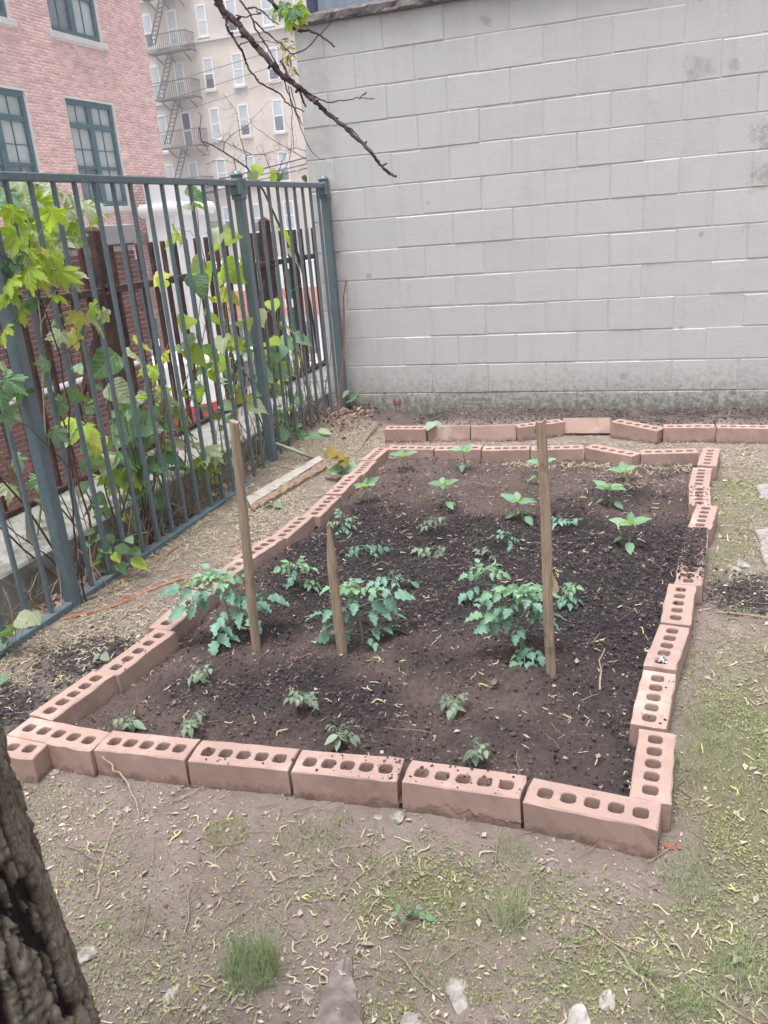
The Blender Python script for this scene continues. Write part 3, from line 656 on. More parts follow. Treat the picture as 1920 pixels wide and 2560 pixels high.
# fire escape
YE = YA-.55
plat = [(10.15, -24.2, -21.75), (8.02, -24.2, -21.78), (5.74, -24.2, -21.75), (3.45, -24.2, -21.75), (12.6, -24.2, -21.75), (1.2, -24.2, -21.75)]
fe = thing('fire_escape', 'black iron fire escape with balconies and steep ladders on the tan building', 'fire escape', (-29, YE, 5))
FO = np.array((-29, YE, 5))
for zz, x0, x1 in plat:
    p0, p1 = T(x0, zz), T(x1, zz); z = p0[2]
    mb = MB(FO)
    for k in range(12): yy = YA-.12-.08*k; mb.bar((p0[0], yy, z), (p1[0], yy, z), .05, .03)
    mb.bar((p0[0], YA-1.1, z-.04), (p1[0], YA-1.1, z-.04), .05, .12); mb.bar((p1[0], YA-1.1, z-.04), (p1[0], YA-.02, z-.04), .05, .12)
    for xx in (p0[0]+.6, p1[0]-.4, (p0[0]+p1[0])/2): mb.bar((xx, YA-1.05, z-.05), (xx, YA-.02, z-.55), .05)
    mb.build('platform', M['iron'], fe)
    mb = MB(FO)
    n = int((p1[0]-p0[0])/.14)
    for k in range(n+1): xx = p0[0]+(p1[0]-p0[0])*k/n; mb.bar((xx, YA-1.1, z), (xx, YA-1.1, z+.92), .022)
    for k in range(8): yy = YA-1.1+.14*k; mb.bar((p1[0], yy, z), (p1[0], yy, z+.92), .022)
    mb.bar((p0[0], YA-1.1, z+.93), (p1[0], YA-1.1, z+.93), .045); mb.bar((p1[0], YA-1.1, z+.93), (p1[0], YA-.02, z+.93), .045)
    mb.build('railing', M['iron'], fe)
    q0 = T(-22.85, zz-.03); q1 = T(-23.85, zz-2.1)
    mb = MB(FO); a = np.array((q0[0], YA-.75, z-.05)); b = np.array((q0[0]-1.25, YA-.75, z-2.75*.93))
    for dx in (-.2, .2): mb.bar(a+(dx, 0, 0), b+(dx, 0, 0), .06)
    for k in range(11): c = a+(b-a)*(k+.5)/11; mb.bar(c+(-.2, 0, 0), c+(.2, 0, 0), .05)
    mb.build('ladder', M['iron'], fe)
# low shop across the street, its white standing in for overexposed background
YS = 24.0; zt_ = PY(690, 655, YS)[2]; za_ = PY(690, 722, YS)[2]; zb2 = PY(690, 790, YS)[2]
ORG = np.array((-16, YS, -3.6))
sp_ = thing('overexposed_shop_building', 'low shop building in overexposed white with a salmon band seen between the pickets under the tan building', 'shop', ORG)
mb = MB(ORG); mb.box((-21, YS, -3.6), (-6, YS+5, zt_), .02); mb.build('wall', M['white'], sp_)
mb = MB(ORG); mb.box((-20.9, YS-.06, zb2), (-6.1, YS-.002, za_)); mb.build('fascia', M['orange'], sp_)
for k in range(9):
    mb = MB(ORG); x_ = -20.6+k*1.6; mb.box((x_, YS-.03, -3.3), (x_+1.1, YS-.002, zb2-.25)); mb.build('shop_window', M['glassdark'], sp_)
# parked van in the street
def van(x, y, rz, label, red):
    t = thing('parked_van', label, 'van', (x, y, -3.6), None, rz)
    def pr(name, pts, w0, w1, mat):
        mb = MB(); n = len(pts); mb.add([(w0, p[0], p[1]) for p in pts]+[(w1, p[0], p[1]) for p in pts], [tuple(reversed(range(n))), tuple(range(n, 2*n))]+[(i, (i+1) % n, n+(i+1) % n, n+i) for i in range(n)]); return mb.build(name, mat, t)
    pr('body', [(-2.6, .35), (2.6, .35), (2.6, 1.2), (2.1, 1.35), (1.5, 2.2), (1.2, 2.35), (-2.5, 2.35), (-2.6, 2.2)], -.95, .95, M['white'])
    pr('stripe', [(-2.6, .8), (2.5, .8), (2.5, 1.25), (-2.6, 1.45)], .951, .97, M['redpaint'])
    pr('stripe', [(-2.6, .8), (2.5, .8), (2.5, 1.25), (-2.6, 1.45)], -.97, -.951, M['redpaint'])
    pr('windscreen', [(2.12, 1.38), (1.55, 2.15), (1.57, 2.18), (2.15, 1.41)], -.85, .85, M['glassdark'])
    for s in (-1, 1): pr('side_window', [(.5, 1.5), (1.8, 1.5), (1.4, 2.1), (.5, 2.1)], s*.955, s*.965, M['glassdark'])
    for s in (-1, 1):
        for yy in (-1.7, 1.7):
            mb = MB(); mb.tube([(s*.78, yy, .35), (s*.98, yy, .35)], .35, 18); w_ = mb.build('wheel', M['tyre'], t)
            mb = MB(); mb.tube([(s*.97, yy, .35), (s*1.0, yy, .35)], .19, 12); mb.build('rim', M['white'], w_)
    for s in (-1, 1):
        mb = MB(); mb.box((s*.72-.14, 2.6, .75), (s*.72+.14, 2.63, .95), .01); mb.build('headlight', M['lime'], t)
    return t
van(-9.2, 11.2, math.radians(-20), 'white van with a red side stripe parked beyond the dark brick wall', True)
def pole(x, y, h, label):
    t = thing('street_pole', label, 'pole', (x, y, -3.6))
    mb = MB(); mb.tube([(0, 0, 0), (0, 0, h)], .055, 10); mb.build('shaft', M['greenpole'], t)
    mb = MB(); mb.tube([(0, 0, 0), (0, 0, .25)], .11, 10); mb.build('base', M['greenpole'], t)
    for z in (h*.38, h*.62, h*.86):
        mb = MB(); mb.box((-.09, -.062, z), (.09, -.056, z+.14)); mb.build('sticker', M['white'], t)
p = PY(722, 700, 7.0); pole(p[0], 7.0, 4.35, 'green street pole with white stickers behind the right fence bay')
p = PY(377, 760, 7.6); pole(p[0], 7.6, 3.6, 'green street pole beside the dark brick wall end')
# power lines
for k, (a, b, y_, r_, lab) in enumerate((((340, 230), (900, 60), 26, .010, 'thin cable crossing the tan building highest of the wires'), ((340, 275), (900, 95), 26, .010, 'thin cable sagging just under the highest wire'), ((340, 315), (900, 130), 26, .008, 'thin cable third from the top across the tan building'),
                                  ((500, 460), (830, 375), 16, .016, 'thick black cable topmost in the bundle above the fence'), ((500, 472), (830, 392), 16, .013, 'black cable in the middle of the bundle above the fence'), ((480, 490), (830, 402), 16, .012, 'black cable lowest in the bundle above the fence'))):
    A_, B_ = PY(*a, y_), PY(*b, y_); ex = (B_-A_); A2, B2 = A_-ex*1.2, B_+ex*1.5
    pts = [A2+(B2-A2)*t+np.array((0, 0, -.9*4*t*(1-t)*.25+.2)) for t in np.linspace(0, 1, 16)]
    mb = MB(A_); mb.tube(pts, r_, 5); o = mb.build('power_line', M['wire']); tag(o, lab, 'cable')

# ---------------------------------------------------------------- green steel fence
gf = thing('green_picket_fence', 'tall green grey steel picket fence with square posts along the left side', 'fence', (FX, -3.2, 0))
FO = np.array((FX, -3.2, 0)); ZT = 1.645
posts = [-.03, -1.29, -3.20, -5.13]
for j, py in enumerate(posts):
    mb = MB(FO); mb.box((FX-.0255, py-.0255, -.1), (FX+.0255, py+.0255, ZT+.02), .004); po = mb.build('post', M['fence'], gf)
    mb = MB(FO); mb.box((FX-.030, py-.030, ZT+.02), (FX+.030, py+.030, ZT+.036), .006)
    mb.tube([(FX, py, ZT+.036), (FX, py, ZT+.046), (FX, py, ZT+.05)], [.028, .019, .005], 12); mb.build('cap', M['fence'], po)
    mb = MB(FO)
    for s in (-1, 1):
        if py > -.1 and s > 0: continue
        mb.box((FX-.031, py+s*.040-.018, ZT-.075), (FX+.031, py+s*.040+.018, ZT+.004), .003)
    mb.box((FX-.032, py-.032, ZT-.1), (FX+.032, py+.032, ZT-.055), .003)
    mb.build('bracket', M['fence'], po)
pk = MB(); pk.box((-.0085, -.0085, 0), (.0085, .0085, 1.0), .0015)
spans = [(-3.2+.17, -1.6, -3.2, -1.29), None]
pme = None
def picket(y, zb_):
    global pme
    if pme is None:
        m_ = MB(); m_.box((-.0082, -.0082, 0), (.0082, .0082, ZT-.02), .0015); pme = mesh('picket', m_.v, m_.f, M['fence'])
    o = link('picket', pme, gf, np.array((FX, y, zb_))-FO); o.scale = (1, 1, (ZT-.02-zb_)/(ZT-.02)); return o
for y0, y1 in ((-5.13, -3.20), (-3.20, -1.29), (-1.29, -.03), (-7.0, -5.13)):
    n = max(2, round((y1-y0)/.1285)); 
    for k in range(1, n): picket(y0+(y1-y0)*k/n, 0.0)
    mb = MB(FO); e0 = y0+.0255; e1 = y1-.0255
    mb.box((FX-.021, e0, ZT-.03), (FX+.021, e1, ZT), .003); mb.build('top_rail', M['fence'], gf)
    mb = MB(FO); mb.box((FX-.021, e0, -.03), (FX+.021, e1, .004), .003); mb.build('bottom_rail', M['fence'], gf)
# rusty old fence on the ledge
RX = -1.585; RO = np.array((RX, -1.7, .17))
rf = thing('rusty_iron_fence', 'old rusty brown iron fence standing on the concrete ledge behind the green one', 'fence', RO)
m_ = MB(); m_.box((-.0125, -.0125, .03), (.0125, .0125, 1.19), .002); rme = mesh('picket', m_.v, m_.f, M['rust'])
for py in (-5.92, -3.81, -1.70, .41, 2.5):
    mb = MB(RO); mb.box((RX-.035, py-.035, .17), (RX+.035, py+.035, 1.44), .004)
    mb.add([(RX-.035, py-.035, 1.44), (RX+.035, py-.035, 1.44), (RX+.035, py+.035, 1.44), (RX-.035, py+.035, 1.44), (RX, py, 1.475)], [(0, 1, 4), (1, 2, 4), (2, 3, 4), (3, 0, 4)]); mb.build('post', M['rust'], rf)
    mb = MB(RO); mb.bar((RX-.02, py+.05, 1.08), (RX-.5, py+.05, .2), .03); mb.build('brace', M['rust'], rf)
    mb = MB(RO)
    for dz in (0, .035): mb.tube([(RX+.03, py-.01, 1.11+dz), (RX+.055, py-.01, 1.11+dz)], .014, 8)
    mb.build('bolt', M['rust'], rf)
    if py < 2.4:
        for k in range(1, 16):
            link('picket', rme, rf, np.array((RX+.005, py+2.11*k/16, .17))-RO)
        mb = MB(RO); mb.box((RX-.045, py+.04, 1.105), (RX+.028, py+2.07, 1.145), .003); mb.build('mid_rail', M['barkdark'], rf)
        mb = MB(RO); mb.box((RX-.03, py+.04, .175), (RX+.04, py+2.07, .20), .002); mb.build('base_rail', M['rust'], rf)

# ================================================================ PINK FIVE-HOLE BRICKS
BWD, BHT = .092, .100
def paver_mesh(L, holes=True, dmg=0, seed=0):
    R_ = random.Random(seed); V = []; F = []; HF = []; e = .0035; H, W2, L2 = BHT, BWD/2, L/2
    def v(x, y, z): V.append((x, y, z)); return len(V)-1
    if holes:
        n = 5; pitch = .0535*L/.295; xb = [-L2+e]+[(k-2)*pitch+pitch/2 for k in range(4)]+[L2-e]
        for k in range(n):
            c = (k-2)*pitch; x0, x1 = xb[k], xb[k+1]; y0, y1 = -W2+e, W2-e; hx, hy = .0185, .0185; oy = -.002
            out = []; inn = []
            for j in range(16):
                a = 2*math.pi*(j+.5)/16; ca, sa = math.cos(a), math.sin(a); m_ = max(abs(ca), abs(sa))
                qx = x1 if ca > 0 else x0; rx = (x1-c if ca > 0 else c-x0)
                px, py = c+ca/m_*rx, sa/m_*(y1)
                out.append(v(px, py, H))
                r = 1/((abs(ca)**4+abs(sa)**4)**.25); inn.append((c+ca*r*hx*(1+R_.gauss(0, .03)), oy+sa*r*hy*(1+R_.gauss(0, .03))))
            corners = {}
            zb = R_.choice([.012, .02, .035, .05, .068, .08]); it = [v(x, y, H-.0005) for x, y in inn]; im = [v(x+(x-c)*-.06, y*.95, H-.004) for x, y in inn]; ib = [v(x+(x-c)*-.08, y*.93, zb+R_.uniform(-.003, .003)) for x, y in inn]; HF.append(len(F)+16*3)
            for j in range(16):
                q = (j+1) % 16; F.append((out[j], out[q], it[q], it[j])); F.append((it[j], it[q], im[q], im[j])); F.append((im[j], im[q], ib[q], ib[j]))
            F.append(tuple(ib))
            # fill the four cell corners
            for sx, sy, j in ((1, 1, 1), (-1, 1, 5), (-1, -1, 9), (1, -1, 13)):
                cx_ = v(x1 if sx > 0 else x0, y1*sy, H); F.append((out[j], cx_, out[(j+1) % 16]))
    else:
        F.append((v(-L2+e, -W2+e, H), v(L2-e, -W2+e, H), v(L2-e, W2-e, H), v(-L2+e, W2-e, H)))
    # chamfer and sides as a grid with slightly uneven faces
    ring_t = [(-L2+e, -W2+e, H), (L2-e, -W2+e, H), (L2-e, W2-e, H), (-L2+e, W2-e, H)]
    def ringpts(dx, dy, z, off=0):
        P = []
        for (x0, y0), (x1, y1) in (((-dx, -dy), (dx, -dy)), ((dx, -dy), (dx, dy)), ((dx, dy), (-dx, dy)), ((-dx, dy), (-dx, -dy))):
            m_ = 7 if abs(x1-x0) > abs(y1-y0) else 3
            for k in range(m_): P.append((x0+(x1-x0)*k/m_, y0+(y1-y0)*k/m_, z))
        return P
    r0 = ringpts(L2-e, W2-e, H); r1 = ringpts(L2, W2, H-e*.8); r2 = ringpts(L2, W2, .045); r3 = ringpts(L2, W2, -.0)
    rr = []
    for k, r in enumerate((r0, r1, r2, r3)):
        j_ = (0, .0011, .0007, .0005)[k]
        rr.append([v(x+R_.gauss(0, j_), y+R_.gauss(0, j_), z+(R_.gauss(0, .0009) if k == 1 else 0)) for x, y, z in r])
    n = len(r0)
    for a, b in zip(rr[:-1], rr[1:]):
        for j in range(n): F.append((a[j], b[j], b[(j+1) % n], a[(j+1) % n]))
    F.append(tuple(reversed(rr[-1])))
    import bmesh
    bm = bmesh.new(); vs = [bm.verts.new(p) for p in V]
    hb = set(HF)
    for fi, f in enumerate(F):
        try:
            nf = bm.faces.new([vs[i] for i in f])
            if fi in hb: nf.material_index = 1
        except ValueError: pass
    bmesh.ops.remove_doubles(bm, verts=bm.verts, dist=.0002); bmesh.ops.recalc_face_normals(bm, faces=bm.faces)
    me = bpy.data.meshes.new('paver_brick'); bm.to_mesh(me); bm.free(); me.materials.append(M['paver']); me.materials.append(M['holedirt']); me.update(); return me
LST = {
 'front edge': [((46.5, 1812.7), (252.6, 1853.9)), ((257, 1848), (482.6, 1874)), ((486, 1875), (735.4, 1896.5)), ((739.7, 1898.9), (1003, 1922)), ((1014, 1926), (1309.5, 1968)), ((1320, 1971), (1652.7, 2040))],
 'left edge': [((104, 1790), (256, 1682.5)), ((268, 1682), (417, 1574.6)), ((397, 1572), (506.3, 1475)), ((506.3, 1475), (609.7, 1399)), ((602, 1397), (686.9, 1345.5)), ((697.4, 1344.3), (763.7, 1289.4)), ((776.8, 1290.7), (831.2, 1238)), ((833.6, 1233.9), (885.5, 1185.6)), ((890.8, 1186.8), (922.9, 1151.4)), ((921, 1149), (955, 1119.8))],
 'back edge': [((972.3, 1117.7), (1087.9, 1119)), ((1089, 1119), (1205, 1118.4)), ((1206.7, 1120), (1326, 1119)), ((1328, 1120), (1459, 1117)), ((1467, 1113), (1599, 1137.6)), ((1600.8, 1129), (1745, 1126))],
 'right edge': [((1781, 1118), (1766.8, 1166)), ((1756.5, 1169), (1746.9, 1215.6)), ((1749.6, 1216.7), (1751, 1262)), ((1768.5, 1263), (1748.6, 1319.7)), ((1738, 1321), (1733, 1388)), ((1733, 1390), (1722, 1462)), ((1705.5, 1464), (1687.7, 1563.4)), ((1687.7, 1567), (1648.9, 1674)), ((1649, 1678), (1619.5, 1814.7)), ((1641.7, 1825.8), (1624, 2001.6))],
 'rear row': [((964.8, 1068.5), (1068, 1067.9)), ((1070, 1067), (1176, 1064)), ((1177, 1066), (1290, 1062)), ((1290, 1065), (1405.6, 1050)), ((1407, 1049), (1527, 1049)), ((1533, 1053), (1654, 1069)), ((1658.5, 1064.6), (1787.5, 1064.6)), ((1790, 1066), (1925, 1066))],
}
ORD = ['first', 'second', 'third', 'fourth', 'fifth', 'sixth', 'seventh', 'eighth', 'ninth', 'tenth']
LAB = {
 'front edge': ['pink five-hole brick at the left front corner of the bed, nearest the tree trunk', 'pink brick second from the left in the front edge, under the dry twig', 'pink brick third from the left in the front edge, stained orange low down', 'pink brick fourth from the left in the front edge, soil crumbs at its right end', 'pink brick fifth from the left in the front edge, just above the round white stone', 'pink brick at the right front corner of the bed, sixth in the front edge'],
 'left edge': ['pink brick starting the left edge at the front corner', 'second pink brick up the left edge from the front corner', 'third pink brick up the left edge, left of the tall stake foot', 'fourth pink brick up the left edge, behind the leftmost tomato plant', 'fifth pink brick up the left edge, passing behind the tall left stake', 'sixth pink brick up the left edge with a gap after it', 'seventh pink brick up the left edge, level with the short pointed stake top', 'eighth pink brick up the left edge beside the grey board end', 'ninth pink brick up the left edge, last but one before the back corner', 'last pink brick of the left edge at the far left corner'],
 'back edge': ['leftmost brick of the back edge behind the first pepper seedling', 'second brick from the left in the back edge behind the tall pepper seedling', 'third brick from the left in the back edge', 'fourth brick in the back edge, crossed by the tall right stake', 'fifth brick in the back edge, turned askew', 'rightmost brick of the back edge, sixth from the left'],
 'right edge': ['rearmost brick of the right edge standing outside the back corner', 'second brick from the back in the right edge', 'third brick from the back in the right edge with litter on its end', 'fourth brick from the back in the right edge, set outward', 'brick buried under dark spilled soil, fifth from the back in the right edge', 'brick half covered by spilled soil, sixth from the back in the right edge', 'clean pale brick seventh from the back in the right edge', 'brick with crumpled foil in its front hole, eighth from the back in the right edge', 'cracked brick with grey smear, ninth from the back in the right edge', 'brick turned askew beside the front corner, last in the right edge'],
 'rear row': ['five-hole brick starting the rear row at its left end', 'smooth faced brick second from the left in the rear row behind a pale seedling', 'smooth faced brick third from the left in the rear row', 'tilted five-hole brick fourth in the rear row behind the tall right stake', 'smooth faced brick fifth in the rear row leaning back with no holes showing', 'slanted brick sixth in the rear row', 'straight brick seventh in the rear row', 'brick at the right end of the rear row, eighth from the left'],
}
BR = {}
for row, lst in LST.items():
    for k, (a, b) in enumerate(lst):
        zt = .085; 
        if row == 'rear row': zt = .095
        A_, B_ = G(*a, zt), G(*b, zt); c = (A_+B_)/2; d = B_-A_; L = min(max(np.hypot(d[0], d[1])-.003, .262), .315)
        holes = not (row == 'rear row' and k in (1, 2, 4))
        o = link('paver_brick', paver_mesh(L, holes, seed=k*7+len(row)), None, (c[0], c[1], zt-BHT), (random.gauss(0, .012), random.gauss(0, .008), math.atan2(d[1], d[0])))
        if row == 'rear row' and not holes: o.rotation_euler[0] = -.22 if k != 4 else -.5
        if row == 'rear row' and k == 5: o.rotation_euler[1] = .06
        if row == 'right edge' and k in (6, 7): o.location[2] += .006
        tag(o, LAB[row][k], 'brick', f'pink bricks of the {row} of the bed' if row != 'rear row' else 'pink bricks of the rear row by the wall'); BR[(row, k)] = o
A_, B_ = G(-70, 1858, .08), G(52, 1868, .08); d = B_-A_
o = link('paver_brick', paver_mesh(.295, True, seed=99), None, ((A_+B_)/2+(0, -.0, 0))-np.array((0, 0, BHT)), (0, 0, math.atan2(d[1], d[0]))); tag(o, 'stray pink brick outside the left front corner, mostly behind the trunk', 'brick')
# foil in a hole
p = G(1655, 1650, .088)
mb = MB(p)
for k in range(26): 
    q = p+np.array([random.gauss(0, .008), random.gauss(0, .008), random.uniform(-.01, .006)]); mb.add([q, q+np.array([random.uniform(.004, .012), 0, random.uniform(-.004, .006)]), q+np.array([0, random.uniform(.004, .012), random.uniform(-.004, .006)]), q+np.array([.006, .007, random.uniform(-.004, .01)])], [(0, 1, 3), (0, 3, 2)])
o = mb.build('foil_scrap', M['foil']); tag(o, 'scrap of crumpled silver foil stuffed in a brick hole on the right edge', 'litter')

# ================================================================ STAKES, BOARD, PIPE, STICKS, STONES
def stake(base, top, r, label, point=False, square=False, seed=0):
    R_ = random.Random(seed); b = G(base[0]*KD, base[1]*KD, .035); t = PY(top[0]*KD, top[1]*KD, b[1]); b0 = b-np.array((0, 0, .12))
    n = 26; m_ = 10; V = []; F = []
    for i in range(n):
        s_ = i/(n-1); c = b0+(t-b0)*s_+np.array([.0015*math.sin(s_*9+seed), .0015*math.cos(s_*7), 0])
        rr = r*(1.06-.1*s_)
        for k in range(m_):
            a = 2*math.pi*k/m_; q = 1+.06*float(vn(a*1.3+seed, s_*5, seed))+.04*float(vn(k*3.1, s_*22, seed))
            if square: q *= min(1/max(abs(math.cos(a)), abs(math.sin(a))), 1.25)*.92
            rx = ry = rr*q
            dz = 0
            if i == n-1: dz = .005*math.cos(a+seed)+R_.uniform(-.003, .003)
            if point:
                h = (b0+(t-b0)*s_)[2]; td = t[2]-h
                if td < .13: rx *= .22+.78*(td/.13)**.8; ry *= .5+.5*td/.13
            V.append(c+np.array([rx*math.cos(a), ry*math.sin(a), dz])-b)
    for i in range(n-1):
        for k in range(m_): F.append((i*m_+k, i*m_+(k+1) % m_, (i+1)*m_+(k+1) % m_, (i+1)*m_+k))
    F.append(tuple(range((n-1)*m_, n*m_)))
    th = thing('wooden_stake', label, 'stake', b, 'wooden stakes in the bed')
    link('shaft', mesh('shaft', V, F, M['wood'], False), th)
    return th, b, t
stake((552, 1406), (505, 910), .0155, 'tall weathered wooden stake with a blunt top beside the leftmost tomato plant', seed=3)
s2 = stake((740, 1416), (708, 1132), .0165, 'short wooden stake with a whittled pointed top behind the middle tomato plant', point=True, seed=5)
s3, b3, t3 = stake((1193, 1468), (1170, 914), .0145, 'tall squared wooden stake with a pale splinter beside the rightmost tomato plant', square=True, seed=8)
p = PY(1200*KD, 1262*KD, b3[1]-.01)-b3
mb = MB(); mb.add([p+(-.010, 0, .036), p+(.007, -.006, .008), p+(.009, -.004, -.022), p+(-.006, 0, -.030), p+(-.008, .010, .022), p+(.002, .010, -.022)], [(0, 1, 4), (1, 2, 5, 4), (0, 3, 2, 1), (2, 3, 5), (0, 4, 5, 3)]); mb.build('splinter', M['woodpale'], s3)
mb = MB(); tt = t3-b3; mb.tube([tt+(-.004, 0, -.01), tt+(.012, -.004, .012), tt+(.016, -.006, .002)], [.006, .004, .001], 5); mb.tube([tt+(-.012, 0, 0), tt+(-.018, .002, -.03)], [.005, .002], 5); mb.build('splinter', M['wood'], s3)
def ground_tube(name, pts, r, mat, label, cat, scale=None, n=6, lift=.0, zs=None, group=None, subd=3):
    """a stick lying on the ground; pts in native pixels of its axis"""
    P = []
    for i, (u, v) in enumerate(pts):
        z = .0
        for _ in range(4): q = G(u, v, z); z = float(gz(q[0], q[1]))+(r if np.isscalar(r) else r[0])*.7+(zs[i] if zs else lift)
        P.append(G(u, v, z))
    Q = [P[0]]; 
    for a, b in zip(P[:-1], P[1:]):
        for t in range(1, subd+1):
            q = a+(b-a)*t/subd; w_ = .0 if t == subd else .003; Q.append(q+np.array([random.gauss(0, w_), random.gauss(0, w_), 0]))
    rr = [r]*len(Q) if np.isscalar(r) else list(np.interp(np.linspace(0, 1, len(Q)), np.linspace(0, 1, len(r)), r))
    rr = [x*random.uniform(.88, 1.12) for x in rr]
    org = Q[len(Q)//2].copy(); mb = MB(org); mb.tube(Q, rr, n)
    o = mb.build(name, mat); tag(o, label, cat, group); return o
Z5 = lambda x, y: (x*.42194, 1000+y*.42194)
ZB3 = lambda x, y: (x*.434, 1600+y*.434)
ground_tube('fallen_branch', [Z5(440, 1200), Z5(560, 1165), Z5(700, 1085), Z5(830, 1010), Z5(930, 950), Z5(1020, 890), Z5(1120, 825)], [.010, .008, .006], M['stick'], 'long pale fallen branch lying beside the bottom of the green fence', 'branch')
ground_tube('reddish_cane', [Z5(360, 1302), Z5(520, 1262), Z5(700, 1212), Z5(900, 1120), Z5(1060, 1065), Z5(1130, 1058)], [.007, .0065, .004], M['cane'], 'reddish brown cane lying between the fence and the left edge of bricks', 'stick')
ground_tube('reddish_cane', [Z5(700, 1195), Z5(900, 1100), Z5(1080, 1038), Z5(1120, 1030)], [.003, .004], M['cane'], 'thinner reddish cane lying along the far side of the longer cane', 'stick')
ground_tube('dry_stick', [Z5(380, 1425), Z5(520, 1405), Z5(640, 1352), Z5(760, 1270), Z5(860, 1200), Z5(1000, 1130)], [.0035, .003, .002], M['stick'], 'thin wavy dry stick lying nearer the bricks than the canes', 'stick')
ground_tube('dry_stick', [Z5(1180, 888), Z5(1300, 880), Z5(1400, 858), Z5(1500, 830), Z5(1580, 815)], [.005, .007, .005], M['stick'], 'dark dry stick reaching the left edge bricks behind the tall left stake', 'stick')
ground_tube('dry_stick', [Z5(700, 948), Z5(780, 938), Z5(838, 938)], .004, M['stick'], 'short stick lying at the fence foot by the low leafy plant', 'stick')
ground_tube('dry_stick', [ZB3(0, 30), (30, 1650), (75, 1652), (130, 1612)], [.004, .003], M['stick'], 'pale bare stick on the litter in front of the fence at far left', 'stick')
Z4 = lambda x, y: (560+x*.24111, 1000+y*.24111)
ground_tube('dry_stick', [Z4(1400, 520), Z4(1450, 430), Z4(1530, 320), Z4(1585, 230)], [.006, .008, .006], M['stick'], 'pale brown stick leaning on the litter near the wall corner', 'stick', zs=[0, .01, .02, .03])
ground_tube('dry_stick', [Z4(440, 655), Z4(560, 680), Z4(720, 720)], [.007, .006], M['stick'], 'broken pale cane beside the bent pipe foot', 'stick')
ground_tube('dry_stick', [Z4(780, 950), Z4(840, 860), Z4(900, 805)], [.003, .002], M['twigpale'], 'curved thin twig on the near side of the board', 'twig')
ground_tube('dry_twig', [ZB3(540, 640), ZB3(620, 700), ZB3(690, 765), ZB3(750, 865), ZB3(790, 950), ZB3(802, 1025)], [.0035, .003, .0015], M['twigpale'], 'pinkish dry twig leaning on the second brick of the front edge', 'twig', zs=[.07, .05, .03, .008, .003, 0])
ground_tube('dry_twig', [ZB3(648, 1015), ZB3(656, 1080), ZB3(620, 1180), ZB3(585, 1270), ZB3(565, 1380), ZB3(570, 1430), ZB3(555, 1495)], [.0025, .0035, .003], M['twigpale'], 'crooked dry twig lying below the leaning twig in front of the bed', 'twig')
ground_tube('dry_twig', [ZB3(555, 1490), ZB3(480, 1500), ZB3(380, 1510)], [.0015, .001], M['twigpale'], 'fine rootlet spreading left from the crooked twig end', 'twig')
ground_tube('dry_stick', [(1790, 1530), (1850, 1535), (1925, 1545)], [.004, .005], M['stick'], 'stick at the right picture edge beside the spilled dark soil', 'stick')
ground_tube('dry_twig', [(1500, 1725), (1503, 1680), (1498, 1650), (1512, 1620)], [.003, .002, .0015], M['twigpale'], 'thin upright twig standing in the soil right of the tall right stake', 'twig', zs=[0, .03, .05, .08])
# bent pipe
p0, p1, p2, p3 = G(*Z4(385, 600), .09), PY(*Z4(432, 425), -1.55), PY(*Z4(490, 435), -1.5), G(*Z4(935, 605), .07)
a = G(*Z4(385, 602), .05); mb = MB(a); top = PX(*Z4(440, 425), a[0]+.02); mb.tube([a-(0, 0, .05), a, a*.15+top*.85, top+(.02, .01, .005), G(*Z4(520, 445), top[2]-.01), G(*Z4(720, 520), .10), G(*Z4(930, 603), .045)], .0115, 10)
o = mb.build('bent_pipe', M['pipe'], smooth=True); tag(o, 'greenish bent metal pipe sticking out at the foot of the middle fence post', 'pipe')
# board with rotten bark side
bo = thing('old_board', 'old grey board with rotten split side lying beside the left edge of the bed', 'board', G(*Z4(600, 900), .02))
A_, B_, C_, D_ = G(*Z4(228, 1005), .040), G(*Z4(985, 575), .058), G(*Z4(1060, 660), .05), G(*Z4(290, 1140), .018); E_ = G(*Z4(830, 690), .07)
Bo = np.array(bo.location)
def slab(name, q, th_, mat, jit, par, n=28, k=8):
    V = []; F = []
    for i in range(n):
        for j in range(k):
            s_, t_ = i/(n-1), j/(k-1); P_ = (1-s_)*((1-t_)*q[0]+t_*q[3])+s_*((1-t_)*q[1]+t_*q[2]); z = jit*float(fbm(P_[0]*30, P_[1]*30, 3+jit*100))
            V.append(P_-Bo+np.array([0, 0, z]))
    m_ = len(V); V += [x-np.array([0, 0, th_]) for x in V]
    for i in range(n-1):
        for j in range(k-1): F.append((i*k+j, i*k+j+1, (i+1)*k+j+1, (i+1)*k+j))
    for i in range(n-1): F.append((i*k, (i+1)*k, m_+(i+1)*k, m_+i*k)); F.append((i*k+k-1, m_+i*k+k-1, m_+(i+1)*k+k-1, (i+1)*k+k-1))
    for j in range(k-1): F.append((j, m_+j, m_+j+1, j+1)); F.append(((n-1)*k+j, (n-1)*k+j+1, m_+(n-1)*k+j+1, m_+(n-1)*k+j))
    return link(name, mesh(name, V, F, mat), par)
M1 = G(*Z4(272, 1085), .036); M2 = G(*Z4(1030, 615), .056)
slab('face', [A_, B_, M2, M1], .02, M['board'], .002, bo)
slab('split_side', [M1, M2+(.01, 0, -.005), C_-(0, 0, .02), D_], .03, M['stick'], .022, bo)
